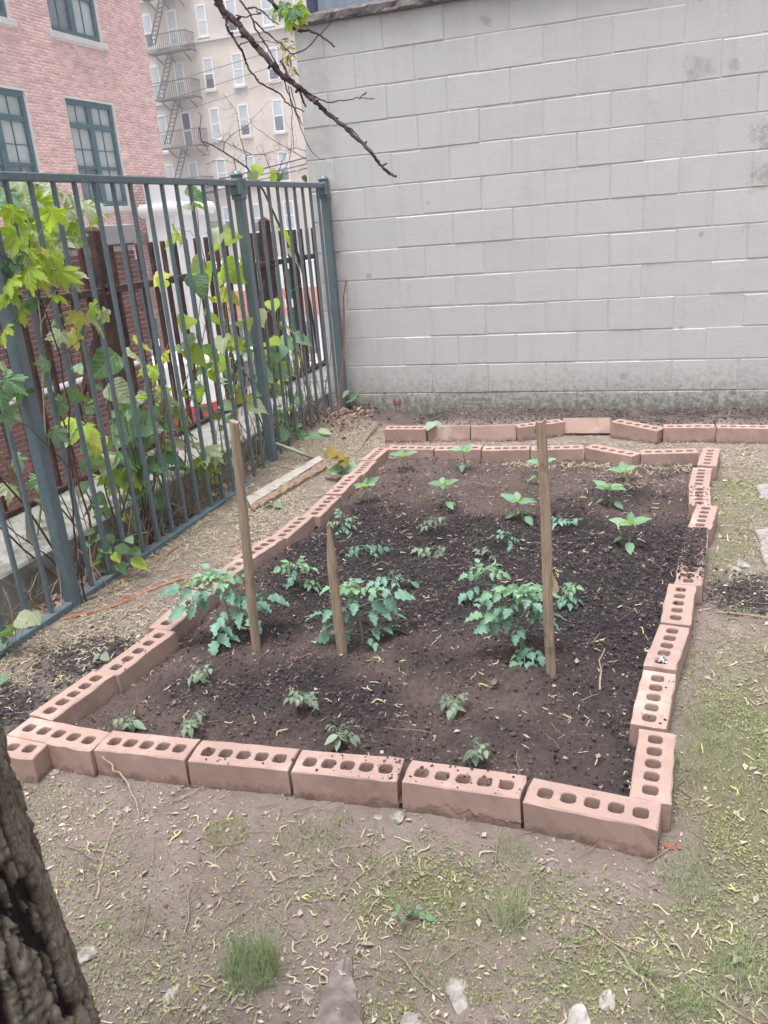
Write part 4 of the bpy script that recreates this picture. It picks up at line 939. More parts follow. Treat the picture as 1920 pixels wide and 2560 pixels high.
def stone(u, v, w_px, h_px, mat, label, flat=.6, seed=0, rz=0, cat='stone', sink=.46):
    p = G(u, v, .0); z = float(gz(p[0], p[1])); p = G(u, v, z+.005); s_ = depth(p)/FPX
    a, b = w_px*s_/2, h_px*s_/2/.62; c = min(a, b)*flat
    import bmesh
    bm = bmesh.new(); bmesh.ops.create_icosphere(bm, subdivisions=3, radius=1); pl = [(np.array(Vector((random.gauss(0, 1), random.gauss(0, 1), random.gauss(0, 1))).normalized()), random.uniform(.55, .8)) for _ in range(9)]
    for q in bm.verts:
        co = np.array(q.co)
        for nn_, dd_ in pl:
            ov = co @ nn_-dd_
            if ov > 0: co = co-nn_*ov*.9
        n_ = 1+.22*float(vn(*(co*1.3+seed)))+.10*float(vn(*(co*3.1+seed*2))); q.co = Vector((co[0]*a*n_, co[1]*b*n_, co[2]*c*n_))
    me = bpy.data.meshes.new('stone'); bm.to_mesh(me); bm.free(); me.materials.append(mat)
    o = link('stone', me, None, (p[0], p[1], z+c*(1-2*sink)), (0, 0, rz)); return tag(o, label, cat)
ZR4 = lambda x, y: (500+x*.48222, 1800+y*.48222)
ZR5 = lambda x, y: (1200+x*.434, 1900+y*.434)
ZR7 = lambda x, y: (1350+x*.34358, 1050+y*.34358)
stone(*ZR4(1022, 503), 44, 30, M['stone'], 'rounded pale stone against the front edge bricks below the fifth brick', .8, 1)
stone(*ZR4(920, 498), 26, 11, M['stone'], 'small flat pale pebble left of the rounded stone', .5, 2)
stone(*ZR4(1345, 1440), 62, 70, M['stone'], 'angular grey stone near the bottom edge right of the flat slab', .5, 3, .5)
stone(*ZR4(1110, 1555), 66, 46, M['stone'], 'pale rough stone at the bottom edge between slab and angular stone', .5, 4)
stone(*ZR4(550, 1425), 34, 32, M['stone'], 'small pale stone just left of the flat slab', .6, 5)
stone(*ZR4(1450, 750), 26, 22, M['stonedark'], 'small dark clod like stone on the bare soil below the corner brick', .5, 6)
stone(*ZR5(570, 1490), 66, 50, M['stonewhite'], 'round white stone cut by the bottom picture edge', .7, 7)
stone(*ZR5(740, 1390), 44, 50, M['stonewhite'], 'white lumpy stone above the round white stone at the bottom', .6, 8)
stone(*ZB3(490, 1815), 60, 46, M['stone'], 'pale stone lying beside the tree trunk', .6, 9)
stone(*ZB3(990, 2030), 34, 40, M['stonewhite'], 'bright triangular white stone chip near the trunk foot', .4, 10)
stone(*ZB3(315, 757), 28, 16, M['stone'], 'pale stone under the left front corner brick', .6, 11)
stone(*ZR7(1475, 1050), 38, 24, M['stone'], 'larger pale stone on the spilled dark soil at right', .7, 12)
stone(*ZR7(1430, 1085), 30, 17, M['stone'], 'narrow pale stone touching the larger one on the spilled soil', .6, 13)
stone(*ZR7(1365, 853), 18, 10, M['stonewhite'], 'small white pebble on the grass right of the right edge bricks', .6, 14)
stone(*ZR7(1310, 845), 17, 9, M['stonewhite'], 'small white pebble left of its twin on the grass', .6, 15)
stone(*ZR7(1310, 762), 15, 8, M['stonewhite'], 'small white pebble above the pair on the grass', .6, 16)
stone(*ZR7(912, 856), 12, 9, M['stonewhite'], 'white pebble in the bed right of the lone right pepper seedling', .7, 17)
stone(*ZR7(434, 845), 13, 10, M['stonewhite'], 'white pebble in the bed left of the lone right pepper seedling', .7, 18)
stone(1443, 1932 if False else 1648, 14, 12, M['stone'], 'small pale pebble in the soil near the right stake foot', .7, 19)
stone(1800, 1628, 17, 14, M['stone'], 'single pale pebble on bare soil right of the right edge bricks', .6, 20)
stone(1235, 1703, 16, 20, M['stonedark'], 'brown pebble left of the rightmost tomato plant', .6, 21)
def slabstone(pts, z, th_, mat, label):
    P_ = [G(u, v, z) for u, v in pts]; c = sum(P_)/len(P_); mb = MB(c); n = len(P_)
    ring = []
    for a, b in zip(P_, P_[1:]+P_[:1]):
        for t in (0, .33, .66): ring.append(a+(b-a)*t+np.array([random.gauss(0, .004), random.gauss(0, .004), random.gauss(0, .002)]))
    n = len(ring); inner = [c+(q-c)*.88+np.array([0, 0, .006]) for q in ring]; low = [q-np.array([0, 0, th_]) for q in ring]
    mb.add(ring+inner+low+[c+np.array([0, 0, .008])], [(i, (i+1) % n, n+(i+1) % n, n+i) for i in range(n)]+[(2*n+i, 2*n+(i+1) % n, (i+1) % n, i) for i in range(n)]+[(n+i, n+(i+1) % n, 3*n) for i in range(n)])
    o = mb.build('flat_stone', mat); tag(o, label, 'stone'); return o
slabstone([ZR4(745, 1228), ZR4(800, 1235), ZR4(808, 1380), ZR4(835, 1500), ZR4(860, 1640), ZR4(560, 1660), ZR4(610, 1480), ZR4(660, 1330)], .002, .03, M['stonedark'], 'long tapering flat brown grey slab set in the ground at the bottom edge')
slabstone([(1890, 1210), (1960, 1205), (1970, 1240), (1900, 1245)], .012, .03, M['stone'], 'grey paving piece at the right picture edge level with the second right brick')
slabstone([(1885, 1325), (1975, 1320), (1985, 1400), (1912, 1405)], .012, .03, M['stone'], 'grey paving piece at the right edge above the spilled dark soil')
slabstone([(1908, 1395), (1990, 1405), (2000, 1470), (1925, 1450)], .010, .03, M['stone'], 'grey paving piece at the right edge beside the pale stones')

# ================================================================ TREE TRUNK AND OVERHANGING BRANCH
TB = np.array((.637, -5.216, 0))
th = thing('maple_tree', 'rough furrowed grey tree trunk leaning in at the lower left foreground with bare branches overhead', 'tree', TB)
n, m_ = 620, 320; zz = np.concatenate([np.linspace(-.1, .45, 60), np.linspace(.455, 1.5, n-100), np.linspace(1.52, 4.4, 40)]); n = len(zz)
aa = np.linspace(0, 2*np.pi, m_, endpoint=False); A2, Z2 = np.meshgrid(aa, zz, indexing='xy')
ca, sa = np.cos(A2), np.sin(A2)
wx = .35*fbm(ca*2, sa*2, Z2*5, 3); f1 = np.abs(fbm(ca*7.0+wx, sa*7.0+wx, Z2*4.6+.35*fbm(ca*5, sa*5, Z2*12, 2), 3, .55)); f2 = np.abs(fbm(ca*9+4, sa*9, Z2*11, 3, .6))
fur = np.clip((1-f1/.15)*2.2, 0, 1)*(.35+.65*(fbm(ca*3, sa*3, Z2*2.2+9, 2) > -.12)); f4 = np.abs(fbm(ca*12, sa*12, Z2*34+7, 3, .6)); fur = np.clip(fur+.55*np.clip((1-f2/.05)*1.8, 0, 1)+.3*np.clip((1-f4/.06)*1.6, 0, 1), 0, 1)
plate = fbm(ca*10, sa*10, Z2*26, 4, .6)
r = .158*(1+.42*np.exp(-np.clip(Z2, 0, 9)/.34)-.055*np.clip(Z2-.5, 0, 9)*.9)
rr = r-.014*fur+.005*plate+.0035*fbm(ca*26, sa*26, Z2*60, 3, .6)-.004*np.abs(fbm(ca*16, sa*16, Z2*9+4, 3))
cx_ = -.055*(Z2-.7); cy_ = .035*(Z2-.7)
V = np.stack([cx_+rr*ca, cy_+rr*sa, Z2], -1).reshape(-1, 3)
i = np.arange(n-1)[:, None]*m_+np.arange(m_)[None]; j = np.arange(n-1)[:, None]*m_+(np.arange(m_)[None]+1) % m_
F = np.stack([i.ravel(), j.ravel(), (j+m_).ravel(), (i+m_).ravel()], 1)
link('trunk', mesh('trunk', V, F, M['bark'], True, {'furrow': fur.ravel()}), th)
Z7 = lambda x, y: (540+x*.28933, y*.28933)
YBR = -2.75
def brpts(l, y0=YBR, dy=0.0): return [PY(*Z7(a, b), y0+dy*k+random.gauss(0, .012)) for k, (a, b) in enumerate(l)]
def wobble(P_, r0, r1, name, mat, knob=True, sub=4):
    Q = [];
    for a, b in zip(P_[:-1], P_[1:]):
        for t in range(sub): Q.append(a+(b-a)*t/sub+np.array([random.gauss(0, .0012) for _ in range(3)]))
    Q.append(P_[-1]); k = len(Q); R_ = [(r0+(r1-r0)*i/(k-1))*random.uniform(.9, 1.12) for i in range(k)]
    mb = MB(TB); mb.tube(Q, R_, 7)
    if knob:
        for i in range(3, k, 7):
            d = np.array([random.gauss(0, 1), 0, random.gauss(0, 1)]); d /= np.linalg.norm(d); mb.tube([Q[i], Q[i]+d*R_[i]*2.2], [R_[i]*.7, R_[i]*.45], 5)
    return mb.build(name, mat, th, (0, 0, 0))
main = brpts([(20, 0), (60, 95), (130, 150), (200, 215), (250, 290), (300, 345), (365, 420), (430, 480), (490, 560), (560, 645), (640, 700), (700, 740), (790, 820), (860, 880), (950, 970), (1050, 1050), (1120, 1100), (1180, 1165), (1260, 1230), (1340, 1320), (1400, 1400), (1450, 1460), (1500, 1500), (1555, 1525)])
limb = [TB+np.array((-.2, .12, 4.2)), np.array((.0, -4.2, 4.1)), np.array((-.15, -3.3, 3.4)), main[0]+np.array((-.08, -.1, .22)), main[0]]
wobble(limb, .05, .0135, 'limb', M['twig'], False)
wobble(main, .0128, .0045, 'branch', M['twig'])
BRS = [([(45, 95), (85, 165), (100, 260), (150, 320), (190, 385), (235, 460), (260, 540), (290, 610), (370, 710), (500, 778), (570, 830), (600, 880), (650, 912), (760, 965)], .0052, .002),
 ([(190, -20), (270, 90), (310, 150), (340, 250), (400, 335), (450, 420), (500, 510), (550, 600), (600, 730), (640, 860), (700, 1000), (730, 1090), (770, 1200), (820, 1300), (900, 1370), (940, 1385)], .0035, .001),
 ([(270, 80), (340, 65), (410, 100), (460, 160), (520, 200), (545, 210)], .003, .0012), ([(345, 95), (370, 115), (390, 105), (420, 118)], .002, .001), ([(165, 135), (260, 150), (330, 125), (400, 120)], .0025, .0015),
 ([(440, -20), (500, 40), (560, 100), (620, 190), (655, 240), (700, 262), (740, 268), (800, 262), (870, 290), (970, 350), (1022, 405)], .0062, .003),
 ([(340, 190), (400, 250), (500, 335), (560, 375), (600, 420), (640, 462), (690, 460), (760, 435), (800, 405), (880, 320), (950, 250), (990, 200), (1015, 140), (1038, 98)], .003, .0012),
 ([(735, 765), (800, 800), (880, 850), (960, 882), (1000, 886), (1060, 872), (1150, 862), (1240, 848), (1372, 853)], .0025, .0015), ([(1240, 848), (1300, 795)], .0018, .0022),
 ([(700, 735), (725, 790), (745, 860), (775, 920)], .004, .003), ([(890, 935), (950, 942)], .005, .004), ([(1130, 1105), (1170, 1115), (1210, 1155), (1242, 1200)], .003, .0015), ([(1435, 1440), (1475, 1412)], .003, .0025),
 ([(200, 390), (290, 355), (360, 365), (440, 350), (520, 375)], .002, .001), ([(625, 740), (640, 850), (660, 960), (650, 1060), (675, 1290)], .0018, .0008), ([(560, 520), (600, 600), (640, 680), (700, 735)], .004, .003), ([(680, 950), (720, 1020), (750, 1090)], .003, .0015), ([(645, 750), (670, 860), (690, 940), (712, 1030)], .002, .001)]
for l_, r0, r1 in BRS: wobble(brpts(l_), r0, r1, 'twig', M['twig'])
# ================================================================ LEAF SHAPES
def lamina(wf, n=9, droop=.12, fold=.18, wav=.02, cup=0.0, seed=0, pet=0.0):
    """leaf blade along +y, unit length, midrib at x = 0"""
    R_ = random.Random(seed); V = []; F = []
    for i in range(n+1):
        t = i/n; w_ = wf(t); y = t+pet
        for s_ in (-1, -.5, 0, .5, 1):
            V.append((s_*w_, y, fold*abs(s_)*w_-droop*t*t+cup*(s_*w_)**2+wav*R_.uniform(-1, 1)*abs(s_)))
    for i in range(n):
        for k in range(4): F.append((i*5+k, i*5+k+1, (i+1)*5+k+1, (i+1)*5+k))
    return V, F
def heart(t): return .43*(max(0, math.sin(math.pi*min(1, (t+.06)**.62)))**.85)+(.0 if t < .99 else 0)
def heart_ser(t, k=13): b = heart(t); return b*(1+.09*((t*k) % 1-.5))
def ovate(t): return .27*max(0, math.sin(math.pi*t**.75))**.9+.004
def lobed(t):
    b = .33*max(0, math.sin(math.pi*t**.70))**.75+.004; q = (t*3.6+.15) % 1; return b*(1.18-.62*q**1.4)
def joinm(lst):
    V = []; F = []
    for v, f in lst: n = len(V); V += v; F += [tuple(i+n for i in q) for q in f]
    return V, F
def xf(vf, M4): return [tuple(M4 @ Vector(p)) for p in vf[0]], vf[1]
def palmate(seed=0, lobes=5, droop=.16):
    """maple-like leaf about 1 long and 1.1 wide, base at origin"""
    R_ = random.Random(seed); out = []; c = Vector((0, .28, 0))
    spec = [(0, .74, .20), (50, .66, .17), (-50, .66, .17), (108, .42, .14), (-108, .42, .14)][:lobes]
    ang = np.linspace(-162, 162, 66); pts = []
    for a in ang:
        r = .17
        for la, ll, lw in spec:
            d = abs(a-la); q = max(0, 1-d/(32 if abs(la) < 60 else 30)); r = max(r, .24+(ll-.24)*q**.62*(1+.13*math.sin(d*.62)))
        pts.append((r*math.sin(math.radians(a)), r*math.cos(math.radians(a))))
    V = [(0, .28, 0)]; F = []
    for k in (.5, 1.0):
        for (x, y) in pts: rr = k*math.hypot(x, y); V.append((x*k, .28+y*k, -droop*rr*rr*2.2+.05*math.sin(math.atan2(x, y)*7)*k+R_.gauss(0, .012)))
    n = len(pts)
    for i in range(n-1): F.append((0, 1+i, 2+i)); F.append((1+i, 1+n+i, 2+n+i, 2+i))
    return V, F
def tomleaf(seed=0, droop=.30, sc=1.0, sparse=False):
    """compound tomato leaf: rachis with paired lobed leaflets, unit length"""
    R_ = random.Random(seed); parts = []
    def rp(t): return Vector((.03*math.sin(t*4+seed), t, .10*math.sin(t*2.2)-droop*t*t))
    mb = MB(); mb.tube([tuple(rp(t)) for t in (0, .25, .5, .75, .95)], [.018, .016, .013, .01, .006], 4); parts.append((mb.v, mb.f))
    for t, l_, a in ((.40, .36, 72), (.43, .34, -72), (.68, .42, 58), (.72, .40, -60), (.90, .50, 0), (.54, .12, 85), (.80, .13, -80)):
        if sparse and R_.random() < .3: continue
        L = l_*R_.uniform(.85, 1.15); v, f = lamina(lambda q: lobed(q)*1.1, 14, R_.uniform(.25, .55), .34, .045, 0, R_.randint(0, 99), .06)
        m4 = Matrix.Translation(rp(t)) @ Matrix.Rotation(math.radians(-a+R_.uniform(-10, 10)), 4, 'Z') @ Matrix.Rotation(R_.uniform(-.5, .05)-droop*.8*t, 4, 'X') @ Matrix.Rotation(R_.uniform(-.35, .35), 4, 'Y') @ Matrix.Scale(L, 4)
        parts.append(xf((v, f), m4))
    return joinm(parts)
def lm(name, vf, mats):
    r = {}
    for k in mats: r[k] = [mesh(name, v, f, M[k], True) for v, f in vf]
    return r
LM = {'heart': lm('leaf', [lamina(heart_ser, 13, .14+.10*(s % 3), .14+.07*(s % 4), .05, (-.25, .3, 0)[s % 3], s) for s in range(7)], ['fenceleafA', 'fenceleafB', 'fenceleafC', 'fenceleafY', 'fenceleafP', 'fenceleafO']),
      'palm': lm('leaf', [palmate(s, 5, .16+.06*s) for s in range(4)], ['fenceleafA', 'fenceleafB', 'fenceleafC', 'fenceleafY', 'fenceleafP']),
      'ovate': lm('leaf', [lamina(ovate, 8, .2+.1*s, .22, .01, 0, s) for s in range(3)], ['fenceleafA', 'fenceleafB', 'fenceleafC', 'fenceleafY', 'fenceleafP', 'pepper', 'wilt', 'tomato', 'fenceleafO']),
      'tom': lm('leaf', [tomleaf(s, .22+.12*(s % 3)) for s in range(6)], ['tomato', 'tomatoyoung', 'wilt', 'fenceleafA']),
      'tomsparse': lm('leaf', [tomleaf(s+20, .3, 1, True) for s in range(4)], ['tomato', 'wilt', 'tomatoyoung'])}
def orient(d, up):
    d = Vector(d).normalized(); up = Vector(up); x = d.cross(up)
    if x.length < 1e-4: x = Vector((1, 0, 0))
    x.normalize(); z = x.cross(d); return Matrix((x, d, z)).transposed()
def putleaf(par, org, kind, mat, base, d, up, size, wide=1.0):
    o = link('leaf', random.choice(LM[kind][mat]), par)
    m3 = orient(d, up) @ Matrix.Diagonal((wide, 1, 1)); m4 = m3.to_4x4()*1.0
    o.matrix_basis = Matrix.Translation(Vector(np.asarray(base, float)-org)) @ m4 @ Matrix.Scale(size, 4); return o
# foliage on the hanging branches
for (a, b, s_, mt) in ((600, 60, .075, 'fenceleafA'), (560, 20, .085, 'fenceleafP'), (680, 40, .08, 'fenceleafC'), (720, 90, .07, 'fenceleafA'), (640, 110, .08, 'fenceleafA'), (690, 150, .055, 'fenceleafY'), (740, 20, .07, 'fenceleafP'), (610, 0, .08, 'fenceleafB'), (660, 80, .07, 'fenceleafP'), (700, 0, .08, 'fenceleafA')):
    p = PY(*Z7(a, b), YBR+random.gauss(0, .03)); putleaf(th, TB, 'palm', mt, p, (random.uniform(-.6, .6), random.uniform(-.8, -.1), -.8), (random.uniform(-.4, .4), -.6, .8), s_*.8)
for (a, b) in [(560+random.uniform(-30, 90), 330+random.uniform(-20, 100)) for _ in range(16)]+[(610+random.uniform(-30, 50), 490+random.uniform(-40, 60)) for _ in range(16)]+[(670+random.uniform(-25, 25), 605+random.uniform(-25, 30)) for _ in range(10)]:
    p = PY(*Z7(a, b), YBR+random.gauss(0, .02)); putleaf(th, TB, 'ovate', random.choice(['fenceleafY', 'fenceleafO', 'fenceleafO']), p, (random.uniform(-1, 1), random.uniform(-.5, .5), random.uniform(-1, .2)), (0, -1, .5), random.uniform(.012, .03), .6)

# ================================================================ SAPLINGS AND VINES ALONG THE FENCE
D2 = lambda u, v: (u*KD, v*KD)
SAP = [   # label, stem list [(points in display px), r0, r1, material], plane, species
 ('young maple with bright yellow green leaves arching in front of the left fence post', [([(165, 1200), (158, 1100), (150, 1000), (150, 880), (128, 770), (95, 660), (55, 590), (20, 560), (-30, 540)], .004, .002, 'twig'), ([(128, 770), (180, 730), (215, 700)], .0015, .001, 'twig'), ([(150, 1010), (60, 920), (-10, 880)], .002, .001, 'twig'), ([(150, 880), (190, 700), (215, 680)], .001, .001, 'stem')], -.83, 'palm'),
 ('maple sapling with pale backlit leaves behind the fence at far left', [([(70, 1250), (60, 1100), (20, 1010), (-20, 960)], .016, .012, 'stick'), ([(70, 1250), (100, 1000), (90, 700), (60, 500), (20, 410)], .006, .002, 'stem'), ([(90, 700), (150, 560), (180, 440)], .002, .001, 'stem')], -1.22, 'palm'),
 ('mulberry sapling with one very large dark leaf in the left fence bay', [([(262, 1140), (255, 1000), (240, 880), (228, 800)], .004, .002, 'stem'), ([(300, 1160), (296, 1010), (320, 880), (345, 790), (365, 740)], .005, .002, 'stem'), ([(296, 1010), (270, 900), (262, 830)], .003, .0015, 'stem')], -.96, 'heart'),
 ('knotweed with broad blue green leaves in the middle of the left bay', [([(350, 1150), (352, 1000), (375, 900), (410, 800), (430, 690), (440, 560)], .006, .002, 'stem'), ([(352, 1000), (310, 940), (290, 900)], .003, .002, 'stem'), ([(375, 900), (330, 860), (300, 850)], .003, .0015, 'stem'), ([(320, 1120), (345, 980), (360, 850)], .008, .004, 'redstem')], -.98, 'heart'),
 ('red stemmed vine with lime leaves rising to the top rail of the fence', [([(402, 1080), (398, 940), (420, 820), (445, 700), (450, 600), (432, 520), (425, 450)], .004, .0018, 'redstem'), ([(450, 600), (475, 560), (495, 530)], .002, .0015, 'redstem'), ([(432, 520), (410, 500), (385, 505)], .0015, .001, 'redstem')], -.92, 'heart'),
 ('leafy vine climbing left of the middle fence post', [([(515, 1000), (512, 880), (500, 760), (480, 660), (495, 600), (520, 570)], .005, .0015, 'stem'), ([(520, 900), (540, 780), (560, 700), (600, 640), (690, 600)], .003, .001, 'twigpale'), ([(490, 1020), (470, 900), (440, 840), (410, 800)], .004, .002, 'stem')], -.93, 'heart'),
 ('leafy weed with rounded leaves in the right fence bay', [([(610, 930), (600, 860), (590, 790), (600, 740)], .003, .0015, 'stem'), ([(640, 930), (650, 860), (640, 800)], .003, .001, 'stem'), ([(600, 860), (560, 820), (545, 720)], .002, .001, 'stem')], -.93, 'heart'),
]
LEAVES = {
 0: [(20, 470, 70, 'A'), (55, 462, 75, 'A'), (110, 467, 85, 'A'), (30, 520, 80, 'A'), (75, 545, 80, 'A'), (115, 560, 75, 'A'), (60, 592, 85, 'A'), (100, 600, 80, 'Y'), (140, 590, 75, 'A'), (155, 598, 70, 'P'), (20, 575, 80, 'B'), (-8, 560, 90, 'C'), (12, 640, 75, 'A'), (45, 560, 80, 'P'), (75, 505, 70, 'P'), (20, 620, 70, 'A'), (60, 655, 60, 'C'), (30, 680, 70, 'A'), (5, 720, 70, 'A'), (90, 585, 70, 'A'), (125, 640, 50, 'A'), (150, 735, 60, 'Y'), (125, 730, 60, 'P'), (170, 690, 60, 'Y'), (190, 672, 65, 'A'), (215, 700, 70, 'P'), (235, 688, 50, 'P'), (100, 790, 60, 'B'), (15, 790, 70, 'P'), (30, 830, 80, 'B'), (5, 860, 80, 'C'), (50, 850, 60, 'C'), (20, 900, 60, 'B'), (120, 880, 60, 'B'), (160, 850, 60, 'B'), (130, 940, 60, 'B'), (85, 560, 60, 'Y'), (135, 570, 60, 'A'), (100, 540, 55, 'Y')],
 1: [(35, 400, 80, 'P'), (70, 408, 75, 'P'), (110, 420, 75, 'P'), (145, 432, 60, 'P'), (95, 450, 85, 'A'), (60, 440, 80, 'P'), (135, 470, 75, 'P'), (170, 440, 60, 'P'), (200, 450, 70, 'P'), (205, 470, 50, 'A'), (100, 500, 80, 'A'), (140, 510, 70, 'P'), (165, 520, 60, 'P'), (120, 530, 80, 'P'), (190, 530, 60, 'P'), (70, 480, 90, 'A'), (40, 450, 90, 'B'), (85, 530, 80, 'A'), (150, 490, 60, 'A'), (45, 500, 80, 'A'), (10, 430, 80, 'B'), (30, 1000, 60, 'B'), (20, 1060, 60, 'P'), (90, 1050, 70, 'B')],
 2: [(222, 792, 92, 'C'), (298, 775, 70, 'P'), (310, 745, 55, 'Y'), (345, 775, 60, 'Y'), (240, 835, 60, 'B'), (262, 850, 70, 'P'), (285, 870, 60, 'B'), (180, 930, 65, 'A'), (160, 910, 50, 'A'), (210, 962, 60, 'Y'), (250, 990, 75, 'B'), (230, 1005, 60, 'P'), (275, 1000, 60, 'B'), (140, 950, 60, 'B'), (330, 800, 55, 'A'), (200, 1000, 60, 'B'), (175, 1060, 50, 'B')],
 3: [(310, 918, 95, 'B'), (352, 910, 75, 'B'), (395, 882, 80, 'P'), (432, 876, 70, 'B'), (400, 930, 60, 'B'), (378, 955, 55, 'P'), (300, 960, 80, 'B'), (265, 940, 75, 'B'), (240, 1008, 85, 'B'), (290, 990, 70, 'C'), (375, 985, 80, 'C'), (310, 1010, 80, 'C'), (280, 1040, 60, 'A'), (265, 1015, 65, 'A'), (240, 1030, 60, 'A'), (300, 1060, 70, 'B'), (345, 1010, 65, 'B'), (385, 1010, 75, 'B'), (360, 860, 55, 'P'), (250, 1060, 50, 'A'), (320, 1075, 60, 'B'), (290, 1120, 60, 'B')],
 4: [(425, 425, 55, 'C'), (408, 440, 50, 'P'), (432, 448, 50, 'A'), (482, 518, 82, 'A'), (470, 505, 60, 'P'), (385, 512, 60, 'A'), (370, 520, 45, 'A'), (441, 590, 60, 'A'), (425, 575, 50, 'P'), (430, 615, 66, 'C'), (455, 640, 50, 'A'), (400, 700, 55, 'A'), (345, 600, 50, 'Y'), (350, 615, 40, 'A'), (470, 690, 50, 'A'), (430, 850, 50, 'A')],
 5: [(515, 592, 80, 'A'), (520, 565, 45, 'A'), (485, 600, 55, 'A'), (545, 620, 30, 'B'), (505, 645, 50, 'Y'), (478, 640, 50, 'Y'), (455, 760, 60, 'B'), (480, 745, 60, 'P'), (425, 770, 60, 'A'), (500, 740, 50, 'A'), (400, 745, 60, 'B'), (560, 690, 55, 'P'), (530, 700, 50, 'P'), (545, 735, 50, 'B'), (470, 790, 60, 'A'), (440, 800, 60, 'B'), (420, 740, 50, 'P'), (512, 745, 45, 'A'), (495, 880, 45, 'B'), (520, 860, 50, 'Y'), (555, 880, 60, 'P'), (585, 850, 35, 'P'), (468, 900, 45, 'B')],
 6: [(600, 758, 60, 'B'), (605, 800, 58, 'B'), (585, 785, 50, 'P'), (575, 812, 50, 'B'), (560, 845, 50, 'B'), (600, 845, 45, 'P'), (638, 775, 45, 'Y'), (630, 745, 55, 'B'), (655, 735, 50, 'B'), (625, 710, 45, 'P'), (592, 740, 45, 'A'), (645, 862, 50, 'B'), (620, 885, 40, 'P'), (600, 900, 60, 'B'), (655, 890, 40, 'B'), (625, 800, 40, 'A'), (590, 660, 45, 'A'), (640, 560, 55, 'P'), (620, 510, 55, 'A'), (575, 770, 40, 'Y'), (610, 940, 50, 'B')],
}
def catm(ch): return 'fenceleaf'+ch
for si, (lab, stems, plane, spec) in enumerate(SAP):
    P_all = []; b0 = PX(*D2(*stems[0][0][0]), plane); zb_ = .17 if plane < -1.05 else float(hgt(max(plane, -1.0), b0[1])); 
    b0[2] = zb_; SO = b0.copy()
    t_ = thing('sapling', lab, 'sapling', SO, 'saplings and vines along the fence')
    for pts, r0, r1, mt in stems:
        P_ = [PX(*D2(*q), plane+random.gauss(0, .008)) for q in pts]
        if P_[0][2] < zb_+.25 and abs(P_[0][2]-zb_) > .004: P_ = [np.array((P_[0][0], P_[0][1], zb_-.02))]+P_
        Q = []
        for a, b in zip(P_[:-1], P_[1:]):
            for k in range(4): Q.append(a+(b-a)*k/4+np.array([random.gauss(0, .002) for _ in range(3)]))
        Q.append(P_[-1]); mb = MB(SO); mb.tube(Q, [r0+(r1-r0)*k/(len(Q)-1) for k in range(len(Q))], 6); mb.build('stem', M[mt], t_, (0, 0, 0)); P_all += Q[2:]
    PA = np.array(P_all); mb = MB(SO)
    for (u, v, spx, ch) in LEAVES[si]:
        off = random.uniform(-.05, .06); c = PX(*D2(u, v), plane+off); size = spx*KD*depth(c)/FPX*(.82 if spec == 'palm' else .98)
        near = PA[np.argmin(np.linalg.norm(PA-c, axis=1))]; out = c-near; out[2] = 0
        if np.linalg.norm(out) < .01: out = np.array([random.gauss(0, 1), random.gauss(0, 1), 0])
        out = out/np.linalg.norm(out)*.8+np.array([.35+random.gauss(0, .35), -.25+random.gauss(0, .4), 0]); out = out/np.linalg.norm(out)
        d = np.array([out[0], out[1], random.uniform(-.85, -.05)]); d /= np.linalg.norm(d)
        if spec == 'palm': d[2] = random.uniform(-.9, -.3)
        up = np.array([.40+random.gauss(0, .5), -.5+random.gauss(0, .5), random.uniform(.5, 1.2)])
        base = c-d*size*.5; sp = spec if not (si in (2, 3) and random.random() < .22) else 'palm'
        if sp == 'palm' and catm(ch) not in LM['palm']: sp = 'heart'
        putleaf(t_, SO, sp, catm(ch), base, d, up, size, random.uniform(.85, 1.1))
        mid = (base+near)/2+np.array((0, 0, .012)); mb.tube([near, mid, base], [.0013, .0011, .0009], 4, False)
    mb.build('petioles', M['stem'], t_, (0, 0, 0))['kind'] = 'stuff'
    # filler leaves deeper in the thicket
    if si in (2, 3, 5, 6, 1):
        for _ in range(70 if si != 1 else 16):
            q = PA[random.randrange(len(PA))]+np.array([random.uniform(-.14, .0), random.gauss(0, .10), random.gauss(0, .07)])
            if q[2] < zb_+.05 or q[2] > zb_+.75+random.gauss(0, .1): continue
            d = np.array([random.gauss(0, .9), random.gauss(0, .9), random.uniform(-.9, .3)]); putleaf(t_, SO, spec, catm(random.choice('BBBPACCBBA')), q, d, (random.gauss(0, .7), random.gauss(-.3, .6), 1), random.uniform(.045, .095))
# bare stem tangle along the fence
SO = np.array((-.97, -2.2, 0)); t_ = thing('dead_vine_tangle', 'tangle of bare brown and grey vine stems behind the green fence pickets', 'vine', SO)
mbs = {k: MB(SO) for k in ('stick', 'redstem', 'twigpale', 'twig')}
for _ in range(130):
    y0_ = random.uniform(-3.35, -.15); x0_ = random.uniform(-1.04, -.93); z0_ = float(hgt(x0_, y0_)); L_ = random.uniform(.3, 1.15); a_ = random.gauss(0, .35); pts = [np.array((x0_, y0_, z0_))]; st_ = np.array((random.uniform(-.12, .02), a_, 1.0))
    for k in range(7):
        st_ = st_+np.array((random.gauss(0, .06), random.gauss(0, .18), random.gauss(0, .05))); q = pts[-1]+st_/np.linalg.norm(st_)*L_/7; q[0] = min(max(q[0], -1.25), -.905); pts.append(q)
    r_ = random.choice([.0012, .0018, .0025, .004, .006]); mbs[random.choice(['stick', 'redstem', 'twigpale', 'twig', 'stick', 'twigpale'])].tube(pts, list(np.linspace(r_, r_*.5, 8)), 5)
for k, mb in mbs.items(): mb.build('stems', M[k], t_, (0, 0, 0))['kind'] = 'stuff'
